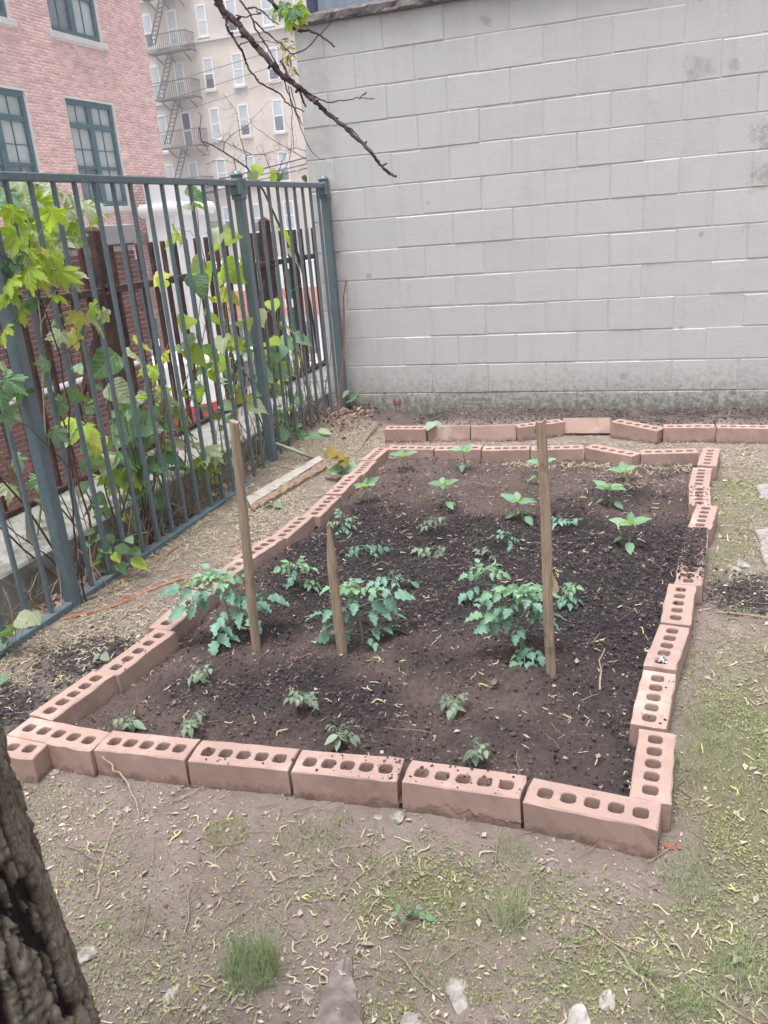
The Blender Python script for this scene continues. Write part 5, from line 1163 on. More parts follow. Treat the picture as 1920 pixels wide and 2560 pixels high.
# low leafy plants
def lowplant(u, v, plane, leaves, lab, cat='plant', kind='ovate', stem='stem', r=.0015, group=None, z=None):
    b = PX(*D2(u, v), plane) if plane is not None else G(u*KD, v*KD, .0)
    if plane is None:
        for _ in range(3): b = G(u*KD, v*KD, float(gz(b[0], b[1])))
    zb_ = float(gz(b[0], b[1])) if b[0] > -1.04 else b[2]; b[2] = zb_ if z is None else z; SO = b.copy(); t_ = thing('leafy_plant', lab, cat, SO, group); mb = MB(SO)
    for (lu, lv, spx, mt, *kk) in leaves:
        k_ = kk[0] if kk else kind
        c = PY(*D2(lu, lv), SO[1]+random.gauss(0, .02)); c[2] = max(c[2], zb_+.012); size = spx*KD*depth(c)/FPX
        out = c-SO; out[2] = 0; nn = np.linalg.norm(out); out = out/nn if nn > .01 else np.array([random.gauss(0, 1), random.gauss(0, 1), 0]); out = out+np.array([random.gauss(0, .3), -.35+random.gauss(0, .3), 0])
        d = np.array([out[0], out[1], random.uniform(-.5, .1)]); d /= np.linalg.norm(d); base = c-d*size*.5
        putleaf(t_, SO, k_, mt, base, d, (random.gauss(0, .2), -.45, 1), size, 1.25); mb.tube([SO, (SO+base)/2+np.array((0, 0, .02*nn*5)), base], [r, r*.8, r*.6], 4, False)
    mb.build('stem', M[stem], t_, (0, 0, 0)); return t_
lowplant(228, 1225, -.90, [(210, 1110, 40, 'fenceleafC'), (190, 1150, 34, 'fenceleafC'), (205, 1163, 30, 'fenceleafB'), (228, 1185, 38, 'fenceleafC'), (188, 1175, 30, 'fenceleafB'), (250, 1200, 38, 'fenceleafA'), (215, 1198, 32, 'fenceleafC'), (240, 1165, 30, 'fenceleafB'), (265, 1185, 40, 'fenceleafC'), (300, 1215, 40, 'fenceleafA'), (235, 1230, 42, 'fenceleafC'), (262, 1225, 35, 'fenceleafB'), (205, 1215, 30, 'fenceleafA'), (290, 1190, 36, 'fenceleafC'), (280, 1165, 30, 'fenceleafB'), (222, 1140, 30, 'fenceleafC')], 'low bushy weed with rounded leaves at the foot of the left fence post')
lowplant(440, 1030, -.93, [(432, 960, 55, 'fenceleafP', 'palm'), (455, 975, 50, 'fenceleafP', 'palm'), (430, 990, 50, 'fenceleafA', 'palm'), (452, 1005, 48, 'fenceleafA', 'palm'), (470, 985, 36, 'fenceleafP', 'palm'), (442, 1015, 34, 'fenceleafB', 'palm')], 'small maple seedling with pale green lobed leaves at the fence foot', kind='palm')
lowplant(20, 1370, -.80, [(18, 1357, 70, 'fenceleafB', 'heart'), (60, 1340, 50, 'fenceleafP', 'heart'), (75, 1333, 40, 'fenceleafP', 'ovate'), (-10, 1420, 60, 'fenceleafB', 'heart')], 'single round leaved weed outside the fence at the left picture edge', kind='heart')
lowplant(8, 1475, None, [(5, 1467, 30, 'fenceleafB', 'heart')], 'tiny green leaf at the left picture edge on the soil', kind='heart')
lowplant(732, 1040, None, [(712, 980, 32, 'fenceleafO', 'heart'), (735, 988, 34, 'fenceleafO', 'heart'), (745, 1000, 28, 'fenceleafO', 'heart'), (722, 1012, 44, 'fenceleafB', 'ovate'), (760, 1010, 40, 'fenceleafB', 'ovate'), (745, 1020, 34, 'fenceleafB', 'ovate'), (705, 1018, 26, 'fenceleafO', 'ovate')], 'seedling with bronze and blue green leaves at the far end of the board', kind='heart')
lowplant(660, 960, -.84, [(640, 945, 36, 'fenceleafB'), (660, 955, 34, 'fenceleafP'), (625, 950, 34, 'fenceleafB'), (680, 940, 34, 'fenceleafB'), (700, 930, 30, 'fenceleafP'), (650, 975, 34, 'fenceleafB'), (670, 985, 30, 'fenceleafB'), (620, 975, 30, 'fenceleafP'), (695, 965, 26, 'fenceleafB'), (640, 920, 30, 'fenceleafB')], 'tangled low weed under the right fence bay by the bent pipe')
lowplant(590, 1100, None, [(577, 1097, 36, 'fenceleafB', 'ovate'), (600, 1090, 24, 'fenceleafB', 'ovate')], 'flat green leaf pair lying by the near end of the board')
lowplant(762, 885, -.80, [(757, 862, 36, 'fenceleafB', 'heart'), (746, 850, 22, 'fenceleafP', 'ovate')], 'single blue green leaf at the foot of the right fence post', kind='heart')
lowplant(218, 1440, None, [(205, 1420, 26, 'wilt', 'ovate'), (226, 1418, 30, 'redleaf' if False else 'wilt', 'ovate')], 'wilted pinkish seedling outside the left edge of the bed')
t_ = lowplant(860, 892, None, [], 'pair of short red shoots by the wall base', stem='redstem'); 
SO = np.array(t_.location); mb = MB(SO)
for dx in (-.015, .022):
    c = SO+np.array((dx, 0, .10)); mb.tube([SO+np.array((dx*.5, 0, 0)), c], [.003, .002], 5)
    mb.add([c, c+np.array((-.018, -.006, -.02)), c+np.array((0, -.008, -.035)), c+np.array((.012, -.006, -.018)), c+np.array((0, 0, .02))], [(0, 1, 2), (0, 2, 3), (4, 1, 0), (4, 0, 3)])
mb.build('shoot', M['redleaf'], t_, (0, 0, 0))
# bare twig at the wall by the right post, and the bare shrub behind the fence
SO = PX(*D2(735, 905), -.80); SO[2] = .05; t_ = thing('bare_sapling', 'single bare reddish twig standing against the wall beside the right fence post', 'sapling', SO)
mb = MB(SO)
for l_, r0, r1 in (([(730, 900), (736, 830), (742, 760), (743, 680), (742, 640), (748, 605), (762, 580), (775, 563)], .008, .003), ([(746, 610), (732, 597), (715, 592)], .0012, .0008), ([(762, 582), (758, 568), (760, 552)], .001, .0006), ([(741, 700), (725, 685), (700, 668)], .001, .0006), ([(752, 598), (752, 575)], .001, .0006)):
    mb.tube([PX(*D2(*q), -.79) for q in l_], list(np.linspace(r0, r1*1.3, len(l_))), 5)
mb.build('stem', M['redstem'], t_, (0, 0, 0))
XS = -1.5; SO = PX(*D2(690, 800), XS); SO[2] = .17; t_ = thing('bare_shrub', 'bare twiggy shrub spreading above the fence in front of the tan building', 'shrub', SO)
R5f = lambda x, y: (340+x*.27727, y*.27727)
main_ = [(793, 836), (775, 760), (747, 643), (738, 613), (703, 574), (659, 477), (642, 453)]
mb = MB(SO); P_ = [PX(*q, XS) for q in main_]+[PX(*R5f(*q), XS) for q in ((1000, 1510), (900, 1440), (790, 1370), (690, 1310), (590, 1270), (575, 1160), (590, 1040), (560, 1010))]
P_[0][2] = .15; mb.tube(P_, list(np.linspace(.011, .0015, len(P_))), 6); mb.build('stem', M['twig'], t_, (0, 0, 0))
mb = MB(SO); segs = [[(1000, 1510), (990, 1400), (960, 1300), (940, 1250), (930, 1170), (920, 1090), (910, 1020), (850, 930), (790, 850)], [(790, 1370), (795, 1290), (850, 1230), (910, 1185), (1000, 1140), (1040, 1080), (1130, 990)],
 [(1540, 1440), (1390, 1350), (1300, 1300), (1200, 1240), (1140, 1190), (1090, 1160), (1050, 1120)], [(1530, 1360), (1440, 1335), (1390, 1350)], [(1280, 1620), (1300, 1500), (1340, 1400), (1420, 1340)], [(1240, 1600), (1200, 1500), (1160, 1400), (1130, 1300)],
 [(1300, 1600), (1380, 1450), (1400, 1340), (1410, 1180), (1400, 1050)], [(880, 1440), (900, 1520), (910, 1600)], [(1000, 1400), (1150, 1390), (1300, 1350)], [(640, 1480), (700, 1450), (820, 1450)], [(590, 1270), (640, 1330), (660, 1400)], [(1040, 1390), (900, 1330), (780, 1270), (690, 1260)]]
for l_ in segs:
    P_ = [PX(*R5f(*q), XS+random.gauss(0, .03)) for q in l_]; mb.tube(P_, list(np.linspace(.0032, .001, len(P_))), 5)
for _ in range(90):
    l_ = random.choice(segs); k = random.randrange(len(l_)); u, v = l_[k]; a = random.uniform(0, 6.28); pts = [(u, v)]
    for s_ in range(random.randint(2, 5)): a += random.gauss(0, .5); u += 34*math.cos(a); v += 34*math.sin(a)-6; pts.append((u, v))
    P_ = [PX(*R5f(*q), XS+random.gauss(0, .02)) for q in pts]; mb.tube(P_, list(np.linspace(.0014, .0006, len(P_))), 3)
mb.build('twigs', M['twig'], t_, (0, 0, 0))
for (a, b, s_, mt) in ((1100, 1530, 150, 'fenceleafA'), (1060, 1580, 110, 'fenceleafP'), (1270, 1610, 110, 'fenceleafA'), (1230, 1560, 60, 'fenceleafY'), (1510, 1620, 70, 'fenceleafC'), (1460, 1570, 40, 'fenceleafP'), (1300, 1600, 90, 'fenceleafC')):
    c = PX(*R5f(a, b), XS+.05); putleaf(t_, SO, 'heart', mt, c-np.array((0, 0, -.03)), (random.gauss(0, .4), random.gauss(0, .4), -.6), (.5, -.7, .6), s_*.277*depth(c)/FPX)

# ================================================================ VEGETABLE PLANTS IN THE BED
def gnd(u, v):
    b = G(u*KD, v*KD, .03)
    for _ in range(4): b = G(u*KD, v*KD, float(gz(b[0], b[1])))
    return b
def tomato(u, v, h, lean, leaves, lab, r=.0045, young=7, group='tomato plants in the bed', second=None, shrink=.95):
    """leaves: (height fraction, azimuth degrees with 0 = right in the picture and 90 = away, length, droop)"""
    b = gnd(u, v); SO = b.copy(); t_ = thing('tomato_plant', lab, 'tomato plant', SO, group)
    top = np.array((lean[0], lean[1], h)); yaw = EUL[2]
    def st(q): return np.array((lean[0]*q+.006*math.sin(q*6), lean[1]*q, h*q))
    mb = MB(); mb.tube([st(q)-np.array((0, 0, .03 if q == 0 else 0)) for q in (0, .2, .4, .6, .8, 1)], [r*1.2, r, r*.9, r*.8, r*.65, r*.4], 7)
    if second: mb.tube([st(.1), st(.1)+np.array((second[0]*.4, second[1]*.4, second[2]*.5)), np.array(second)], [r*.9, r*.8, r*.5], 6)
    mb.build('stem', M['tomstem'], t_, (0, 0, 0))
    for (q, az, L, dr) in leaves:
        a = math.radians(az)+yaw; p = st(q) if not (second and q > 1) else np.array(second)
        q = min(q, 1)
        L *= .80*shrink; d = (math.cos(a), math.sin(a), dr); mt = 'tomatoyoung' if q > .93 else 'tomato'
        putleaf(t_, np.zeros(3), 'tom', mt if random.random() > .08 else 'tomatoyoung', p, d, (random.gauss(0, .25), random.gauss(0, .25), 1), L, random.uniform(1.0, 1.25))
    for _ in range(young):
        a = random.uniform(0, 6.28); putleaf(t_, np.zeros(3), 'tom', 'tomatoyoung', st(random.uniform(.9, 1)), (math.cos(a)*.8, math.sin(a)*.8, random.uniform(.2, 1.0)), (math.cos(a)*-.5, math.sin(a)*-.5, 1), random.uniform(.035, .07))
    return t_
tomato(503, 1378, .225, (-.01, .0, 0), [(.95, 170, .13, .3), (.95, 20, .10, .4), (.92, 100, .10, .4), (.9, 225, .11, .2), (.88, 300, .10, .2), (.74, 184, .20, .35), (.70, 200, .18, .1), (.66, 345, .17, .3), (.6, 0, .20, .35), (.55, 322, .15, .05), (.5, 250, .12, .1), (.30, 250, .15, -.1), (.24, 264, .18, -.3)], 'leafy tomato plant left of the tall left stake, leaning over the left bricks', young=9)
tomato(782, 1395, .215, (-.005, .0, 0), [(.97, 190, .12, .35), (.96, 345, .12, .3), (.93, 90, .10, .4), (.92, 270, .11, .15), (.62, 183, .17, .35), (.58, 200, .14, .15), (.62, 12, .20, .45), (.52, 5, .16, .25), (.2, 190, .16, .25), (.22, 10, .15, .3), (.15, 335, .11, .0)], 'tomato plant with open lower stem right of the short pointed stake', young=7, shrink=.88)
tomato(1127, 1425, .235, (.0, .0, 0), [(.98, 185, .14, .3), (.97, 355, .14, .3), (.96, 145, .12, .35), (.95, 35, .12, .35), (.93, 90, .11, .4), (.93, 240, .12, .2), (.92, 300, .12, .2), (.88, 215, .12, .15), (.86, 325, .13, .15), (.66, 182, .19, .4), (.62, 200, .17, .2), (.64, 0, .16, .35), (.60, 345, .15, .15), (.58, 165, .14, .3), (.55, 250, .11, .0), (.22, 264, .16, -.25), (.20, 235, .11, .0), (.22, 305, .12, -.05)], 'bushiest tomato plant left of the tall right stake', young=12, shrink=.76, second=(-.03, .0, .17))
tomato(1052, 1305, .13, (.0, .0, 0), [(.97, 190, .09, .1), (.95, 340, .09, .1), (.95, 80, .08, .2), (.6, 200, .11, .0), (.6, 345, .11, .0), (.5, 270, .10, -.1), (.4, 180, .10, -.05), (.3, 320, .09, -.1), (.35, 240, .09, -.1), (.7, 130, .09, .1)], 'medium tomato plant behind the bushiest one', r=.0035, young=5)
tomato(648, 1272, .095, (.0, .0, 0), [(.97, 190, .085, .1), (.95, 340, .085, .1), (.95, 80, .07, .2), (.9, 250, .08, 0), (.4, 185, .08, -.05), (.4, 0, .08, -.05), (.3, 330, .08, -.1)], 'small dark tomato plant in a hollow between the two left stakes', r=.003, young=4)
tomato(1216, 1308, .075, (.0, .0, 0), [(.97, 190, .06, .1), (.95, 340, .07, .1), (.6, 290, .07, 0), (.5, 350, .07, 0), (.5, 250, .06, 0), (.4, 200, .05, 0)], 'small tomato plant just right of the tall right stake', r=.003, young=3)
tomato(742, 1148, .05, (0, 0, 0), [(.97, 190, .06, .1), (.95, 340, .07, .0), (.6, 290, .06, -.1), (.5, 240, .06, 0), (.5, 100, .05, 0)], 'small tomato seedling behind the pointed stake top near the left edge', r=.0025, young=2)
def seedling(u, v, h, n, L, lab, mat='tomato', kind='tomsparse', wild=.0, group='thin tomato seedlings in the bed', name='tomato_seedling'):
    b = gnd(u, v); SO = b.copy(); t_ = thing(name, lab, 'seedling', SO, group); mb = MB()
    top = np.array((random.gauss(0, .01), random.gauss(0, .008), h)); mb.tube([(0, 0, -.01), top*.5+np.array((.003, 0, 0)), top], [.0022, .0018, .0012], 5)
    mb.build('stem', M['tomstem'], t_, (0, 0, 0))
    for k in range(n):
        a = 2*math.pi*k/n+random.uniform(-.5, .5); q = random.uniform(.5, 1)
        putleaf(t_, np.zeros(3), kind, mat, top*q, (math.cos(a), math.sin(a)*.8, random.uniform(-.3, .35)-wild), (0, -.2, 1), L*random.uniform(.75, 1.2))
    return t_
seedling(790, 1205, .055, 6, .075, 'thin tomato seedling in dark soil behind the pointed stake')
seedling(848, 1272, .055, 6, .07, 'thin tomato seedling just behind the middle tomato plant')
seedling(940, 1198, .045, 6, .07, 'thin tomato seedling in the middle of the bed', 'wilt')
seedling(940, 1148, .07, 6, .055, 'spindly tomato seedling below the tall middle pepper', 'wilt')
seedling(1098, 1180, .06, 5, .055, 'twin stemmed thin seedling left of the tall right stake')
seedling(1064, 1212, .05, 4, .055, 'thin seedling right behind the medium tomato plant', 'wilt')
seedling(1226, 1140, .045, 5, .07, 'bluish tomato seedling right of the tall right stake, level with the left peppers')
for (u, v, n, L, lab) in ((436, 1475, 6, .075, 'wilting seedling in front of the leftmost tomato plant'), (288, 1582, 8, .085, 'wilting seedling by the left front corner bricks, larger of the pair'), (420, 1583, 6, .065, 'wilting seedling beside the front edge, right of the larger one'), (662, 1530, 7, .08, 'wilting seedling in dark soil in front of the middle tomato plant'), (985, 1545, 7, .075, 'wilting grey green seedling in front of the bushiest tomato plant'), (735, 1612, 7, .08, 'wilting seedling with one pale yellow leaf by the front edge'), (1025, 1650, 6, .08, 'limp seedling nearest the front edge, left of the corner brick')):
    t_ = seedling(u, v, .045, n-2, L*.52, lab, 'wilt', 'ovate', .35, 'wilting seedlings near the front edge', 'wilting_seedling')
    for k in range(5):
        a = random.uniform(0, 6.28); putleaf(t_, np.zeros(3), 'tomsparse', 'wilt', (0, 0, .05), (math.cos(a), math.sin(a), .1), (0, 0, 1), .05)
def pepper(u, v, h, L, n, lab, low=2, az0=None):
    b = gnd(u, v); SO = b.copy(); t_ = thing('pepper_seedling', lab, 'pepper plant', SO, 'pepper seedlings at the back of the bed'); mb = MB()
    top = np.array((random.gauss(0, .008), random.gauss(0, .006), h)); mb.tube([(0, 0, -.02), top*.5+np.array((.004, 0, 0)), top], [.0028, .0024, .0016], 6)
    a0 = random.uniform(0, 1.5) if az0 is None else az0
    for k in range(n):
        a = a0+2*math.pi*k/n+random.uniform(-.25, .25); el = random.uniform(.05, .75)
        p = top*.97+np.array((math.cos(a)*.012, math.sin(a)*.012, .008)); mb.tube([top*.95, p], [.0012, .0009], 4, False)
        putleaf(t_, np.zeros(3), 'ovate', 'pepper', p, (math.cos(a), math.sin(a), el+.15), (random.gauss(0, .3), -.5, 1), L*random.uniform(.65, 1.0), 1.0)
    for k in range(3):
        a = random.uniform(0, 6.28); putleaf(t_, np.zeros(3), 'ovate', 'fenceleafA', top, (math.cos(a), math.sin(a), .9), (0, -.5, 1), L*.4)
    for k in range(low):
        a = 2.6+k*2.6+random.uniform(-.5, .5); q = top*.45; p = q+np.array((math.cos(a)*.03, math.sin(a)*.03, -.003)); mb.tube([q, p], [.0012, .0008], 4, False)
        putleaf(t_, np.zeros(3), 'ovate', 'pepper', p, (math.cos(a), math.sin(a), -.35), (0, -.4, 1), L*.65, 1.2)
    mb.build('stem', M['tomstem'], t_, (0, 0, 0))
pepper(871, 1018, .085, .085, 5, 'pepper seedling at the back left corner of the bed', 1)
pepper(1002, 1018, .115, .075, 6, 'taller pepper seedling by the second back edge brick', 2)
pepper(1168, 1052, .125, .08, 5, 'pepper seedling hidden behind the top of the tall right stake', 2)
pepper(797, 1088, .085, .075, 5, 'pepper seedling beside the left edge bricks', 1)
pepper(960, 1105, .13, .078, 5, 'tall pepper seedling in the middle of the second row', 2)
pepper(1132, 1130, .095, .085, 5, 'pepper seedling just left of the tall right stake', 3)
pepper(1318, 1098, .09, .08, 6, 'pepper seedling on a dark mound near the right edge', 2)
pepper(1350, 1042, .05, .075, 4, 'small pepper seedling behind the dark mound near the right edge', 1)
pepper(1358, 1188, .11, .085, 4, 'lone pepper seedling nearest the right edge bricks', 2, 0)
lowplant(880, 952, None, [(872, 940, 22, 'tomato', 'ovate'), (888, 938, 20, 'tomato', 'ovate'), (880, 932, 18, 'tomato', 'ovate'), (884, 945, 16, 'pepper', 'ovate')], 'small bright sprout between the back edge and the rear row', cat='seedling')
lowplant(934, 952, None, [(930, 918, 34, 'wilt', 'ovate'), (950, 928, 32, 'fenceleafP', 'ovate'), (925, 945, 22, 'fenceleafP', 'ovate'), (944, 914, 24, 'wilt', 'ovate')], 'pale droopy seedling in front of the second rear row brick', cat='seedling', kind='ovate')
def petal(u, v, lab, mat='redleaf'):
    b = gnd(u, v); mb = MB(b)
    for k in range(5): q = b+np.array((random.gauss(0, .008), random.gauss(0, .007), .005)); mb.add([q, q+np.array((.008, .002, .003)), q+np.array((.004, .008, .006)), q+np.array((-.002, .005, .002))], [(0, 1, 2, 3)])
    o = mb.build('fallen_petal', M[mat]); tag(o, lab, 'petal')
petal(1384, 1047, 'small cluster of fallen red petals in the litter at the back of the bed'); petal(1548, 1098, 'fallen red petals on the grass right of the fourth right brick'); petal(1452, 1838, 'tiny red petal on the grass at the front right corner brick')
petal(938, 1418 if False else 1645, 'single bronze leaf scrap in the front soil', 'brownleaf')

# ================================================================ CLODS, CRUMBS, LITTER, GRASS
def ico(seed, jit=.35):
    import bmesh
    bm = bmesh.new(); bmesh.ops.create_icosphere(bm, subdivisions=1, radius=1); R_ = random.Random(seed)
    v = [tuple(np.array(q.co)*(1+R_.uniform(-jit, jit))*np.array((1, .9, .62))) for q in bm.verts]; f = [tuple(x.index for x in fc.verts) for fc in bm.faces]; bm.free(); return v, f
ICO = [ico(k) for k in range(5)]; ICO2 = [ico(k, .35) for k in range(10, 14)]
SKIP = 0
def pts_in(x0, x1, y0, y1, n, dens=None):
    x = rng.uniform(x0, x1, n); y = rng.uniform(y0, y1, n)
    if dens is not None: k = rng.random(n) < dens(x, y); x, y = x[k], y[k]
    return x, y
def P3(x, y, lift=0.0): return np.stack([x, y, gz(x, y)+lift], 1)
inn = lambda x, y: inbed(x, y)*1.0
x, y = pts_in(-.24, 1.52, -4.07, -1.14, 46000, lambda x, y: inn(x, y)*(.35+.65*(fbm(x*3, y*3, 11) > -.05))*(1-.55*np.clip(beddark(x, y)*1.3-.15, 0, 1)))
s_ = np.clip(rng.lognormal(-5.75, .5, len(x)), .0015, .009)
scatter('soil_clods', ICO, P3(x, y, -.001), rotm(len(x)), s_, M['clod'], 'loose brown soil clods covering the bed', 'soil')
x, y = pts_in(-.24, 1.52, -4.07, -1.14, 60000, lambda x, y: inn(x, y)*np.clip(beddark(x, y)*1.6-.45+.4*fbm(x*6, y*6, 31), 0, 1)*.8)
s_ = np.clip(rng.lognormal(-5.65, .5, len(x)), .0015, .0085)
scatter('compost_crumbs', ICO2, P3(x, y, .002), rotm(len(x)), s_, M['clodark'], 'dark compost crumbs in the middle of the bed', 'compost')
# dark crumbs outside: heaps left, spill at right and along the wall, on some bricks
def heap(cx_, cy_, sx, sy, n, name, lab, zf=None, smin=.002, smax=.014, mat='clodark'):
    x = rng.normal(cx_, sx, n); y = rng.normal(cy_, sy, n); P = np.stack([x, y, (gz(x, y) if zf is None else zf(x, y))+.001], 1)
    scatter(name, ICO2, P, rotm(n), np.clip(rng.lognormal(-5.3, .5, n), smin, smax), M[mat], lab, 'soil')
heap(-.45, -3.62, .11, .09, 1200, 'compost_crumbs', 'dark compost crumbs heaped outside the left edge')
heap(-.56, -3.95, .09, .07, 500, 'compost_crumbs', 'dark crumbs near the trunk outside the left front corner')
heap(1.95, -2.72, .20, .10, 2600, 'compost_crumbs', 'dark compost spilled on the ground right of the right edge')
x = rng.uniform(-.3, 2.6, 5000); y = -rng.beta(1.3, 2.2, 5000)*.42-.004; s_ = np.clip(rng.lognormal(-5.2, .5, 5000), .002, .018)
scatter('soil_clods', ICO, P3(x, y, .001), rotm(5000), s_, M['clod'], 'crumbly brown soil banked along the wall base', 'soil')
for (r_, k, n, sd) in (('right edge', 4, 900, .5), ('right edge', 5, 420, .55), ('right edge', 2, 90, .8), ('front edge', 2, 14, .9), ('front edge', 3, 50, .8), ('front edge', 4, 40, .9), ('left edge', 6, 12, .9), ('left edge', 7, 14, .9), ('left edge', 1, 8, .9), ('right edge', 6, 34, .9), ('right edge', 8, 10, .9)):
    o = BR[(r_, k)]; a = o.rotation_euler[2]; lx = rng.uniform(-.14, .14, n); ly = rng.uniform(-.044, .044, n)
    if (r_, k) == ('right edge', 5): lx = rng.beta(1, 3, n)*.28-.14
    if (r_, k) == ('front edge', 3): lx = rng.beta(3, 1, n)*.28-.14
    P = np.stack([o.location[0]+lx*math.cos(a)-ly*math.sin(a), o.location[1]+lx*math.sin(a)+ly*math.cos(a), np.full(n, .0855+(.004 if n > 300 else 0))+(.006*rng.random(n) if n > 300 else 0)], 1)
    scatter('soil_crumbs', ICO2, P, rotm(n), np.clip(rng.lognormal(-5.9, .5, n), .0012, .009 if n > 300 else .005), M['clodark'], 'dark soil crumbs lying on the top of the '+LAB[r_][k].split(',')[0], 'soil')
x, y = pts_in(-.95, 2.6, -5.15, -.4, 26000, lambda x, y: np.where(inbed(x, y), 0, .35+.65*(fbm(x*4, y*4, 51) > 0)))
scatter('ground_crumbs', ICO, P3(x, y, 0), rotm(len(x)), np.clip(rng.lognormal(-6.1, .5, len(x)), .001, .008), M['yardclod'], 'small earth crumbs on the trodden ground', 'soil')
# pale crumbs, chips and grit
chip = [([(0, 0, 0), (1, .1, .1), (.9, .8, 0), (.1, .7, .25)], [(0, 1, 2), (0, 2, 3)]), ([(0, 0, 0), (1.6, .0, .15), (1.5, .35, .2), (0, .3, 0)], [(0, 1, 2), (0, 2, 3)])]
x, y = pts_in(-.95, 2.6, -5.1, -.3, 26000, lambda x, y: np.where(inbed(x, y), .25, .4+.6*smooth(-4.1, -4.4, y))); s_ = np.clip(rng.lognormal(-5.5, .6, len(x)), .0015, .018)
scatter('pale_chips', chip+[(v, f) for v, f in ICO[:1]][:0], P3(x, y, .004), rotm(len(x)), s_, M['chip'], 'small pale chips and grit scattered over the soil', 'grit')
x, y = pts_in(-.24, 1.5, -4.05, -1.15, 700); s_ = np.clip(rng.lognormal(-5.9, .4, len(x)), .0015, .006)
scatter('white_grit', ICO, P3(x, y, .005), rotm(len(x)), s_, M['stonewhite'], 'white grit specks in the bed soil', 'grit')
x, y = pts_in(-.3, 2.6, -5.1, -4.1, 2200); s_ = np.clip(rng.lognormal(-6.0, .5, len(x)), .0015, .008)
scatter('gravel', ICO, P3(x, y, .0), rotm(len(x)), s_, M['stone'], 'small gravel trodden into the ground in front of the bed', 'gravel')
# fallen catkins: bent tapering tubes
def catk(seed, fork=False):
    R_ = random.Random(seed); pts = [np.array((0., 0, 0))]; a = R_.uniform(0, 6.28)
    for k in range(4): a += R_.uniform(-1.1, 1.1); pts.append(pts[-1]+np.array((math.cos(a), math.sin(a), R_.uniform(-.12, .2)))*.42)
    mb = MB(); mb.tube(pts, [.05, .10, .08, .10, .04], 4, False)
    if fork: mb.tube([pts[2], pts[2]+np.array((.5, .3, .1)), pts[2]+np.array((.8, -.1, 0))], [.08, .09, .03], 4, False)
    c = np.mean(pts, 0); return [tuple(np.array(p)-c) for p in mb.v], tris(mb.f)
CK = [catk(k, k % 3 == 0) for k in range(8)]
def litden(x, y):
    strip = smooth(-.28, -.45, x)*smooth(-4.3, -3.2, y)*(.35+.65*(fbm(x*5, y*3, 12) > -.12))
    corner = np.exp(-(((x+.55)/.3)**2+((y+1.0)/.5)**2))*1.4
    backb = .8*np.exp(-(((y+1.30)/.09)**2))*((fbm(x*2, 1., 3)+.25) > 0)*inbed(x, y)*1.3+.5*np.exp(-(((x-1.25)/.2)**2+((y+1.55)/.16)**2))
    gap = .5*((y > -1.05) & (y < -.68))
    right = smooth(1.6, 1.8, x)*.45*(.3+.7*(fbm(x*3, y*3, 13) > -.1))*smooth(-.6, -1.1, y)
    front = smooth(-4.15, -4.3, y)*.30*np.clip(.1+2.4*fbm(x*3.4, y*3.4, 14), .05, 1.3)
    bed = .035*inbed(x, y)
    return np.clip(np.maximum.reduce([strip, corner, backb, gap*.6, right, front, bed]), 0, 1)
x, y = pts_in(-1.04, 2.6, -5.15, -.35, 62000, litden); s_ = np.clip(rng.normal(.0165, .005, len(x)), .006, .032)
scatter('fallen_catkins', CK, P3(x, y, .004), rotm(len(x)), np.stack([s_, s_, s_*.8], 1), M['catkin'], 'curled pale yellow fallen catkins littering the ground by the fence and lawn', 'litter')
x, y = pts_in(-1.0, 2.5, -5.0, -.5, 300); s_ = np.clip(rng.normal(.021, .005, len(x)), .010, .032)
scatter('fallen_flowers', CK, P3(x, y, .006), rotm(len(x)), np.stack([s_, s_, s_], 1), M['catyellow'], 'bright yellow green fallen flower keys dotted over bed and grass', 'litter')
x = rng.uniform(-1.5, -1.08, 500); y = rng.uniform(-4.5, -.1, 500); s_ = rng.uniform(.008, .02, 500)
scatter('fallen_catkins', CK, np.stack([x, y, np.full(500, .174)], 1), rotm(500), s_, M['catkin'], 'pale litter lying on top of the concrete ledge', 'litter')
# thin straw and rootlets
def straw(seed):
    R_ = random.Random(seed); pts = [np.array((-.5, 0., 0.))]; a = 0
    for k in range(4): a += R_.uniform(-.35, .35); pts.append(pts[-1]+np.array((math.cos(a), math.sin(a), R_.uniform(-.05, .05)))*.25)
    mb = MB(); mb.tube(pts, [.010, .012, .012, .010, .006], 3, False); return mb.v, tris(mb.f)
ST = [straw(k) for k in range(6)]
x, y = pts_in(-1.0, 2.6, -5.15, -.4, 9000, lambda x, y: np.where(inbed(x, y), .12, .75)); s_ = np.clip(rng.lognormal(-3.0, .5, len(x)), .015, .15)
R_ = rotm(len(x)); 
a = rng.random(len(x))*6.28; Rz = np.zeros((len(x), 3, 3)); Rz[:, 0, 0] = np.cos(a); Rz[:, 0, 1] = -np.sin(a); Rz[:, 1, 0] = np.sin(a); Rz[:, 1, 1] = np.cos(a); Rz[:, 2, 2] = 1
scatter('dry_straw', ST, P3(x, y, .006), Rz, np.stack([s_, s_, s_*.6], 1), M['twigpale'], 'thin dry straws and rootlets strewn over the ground', 'litter')
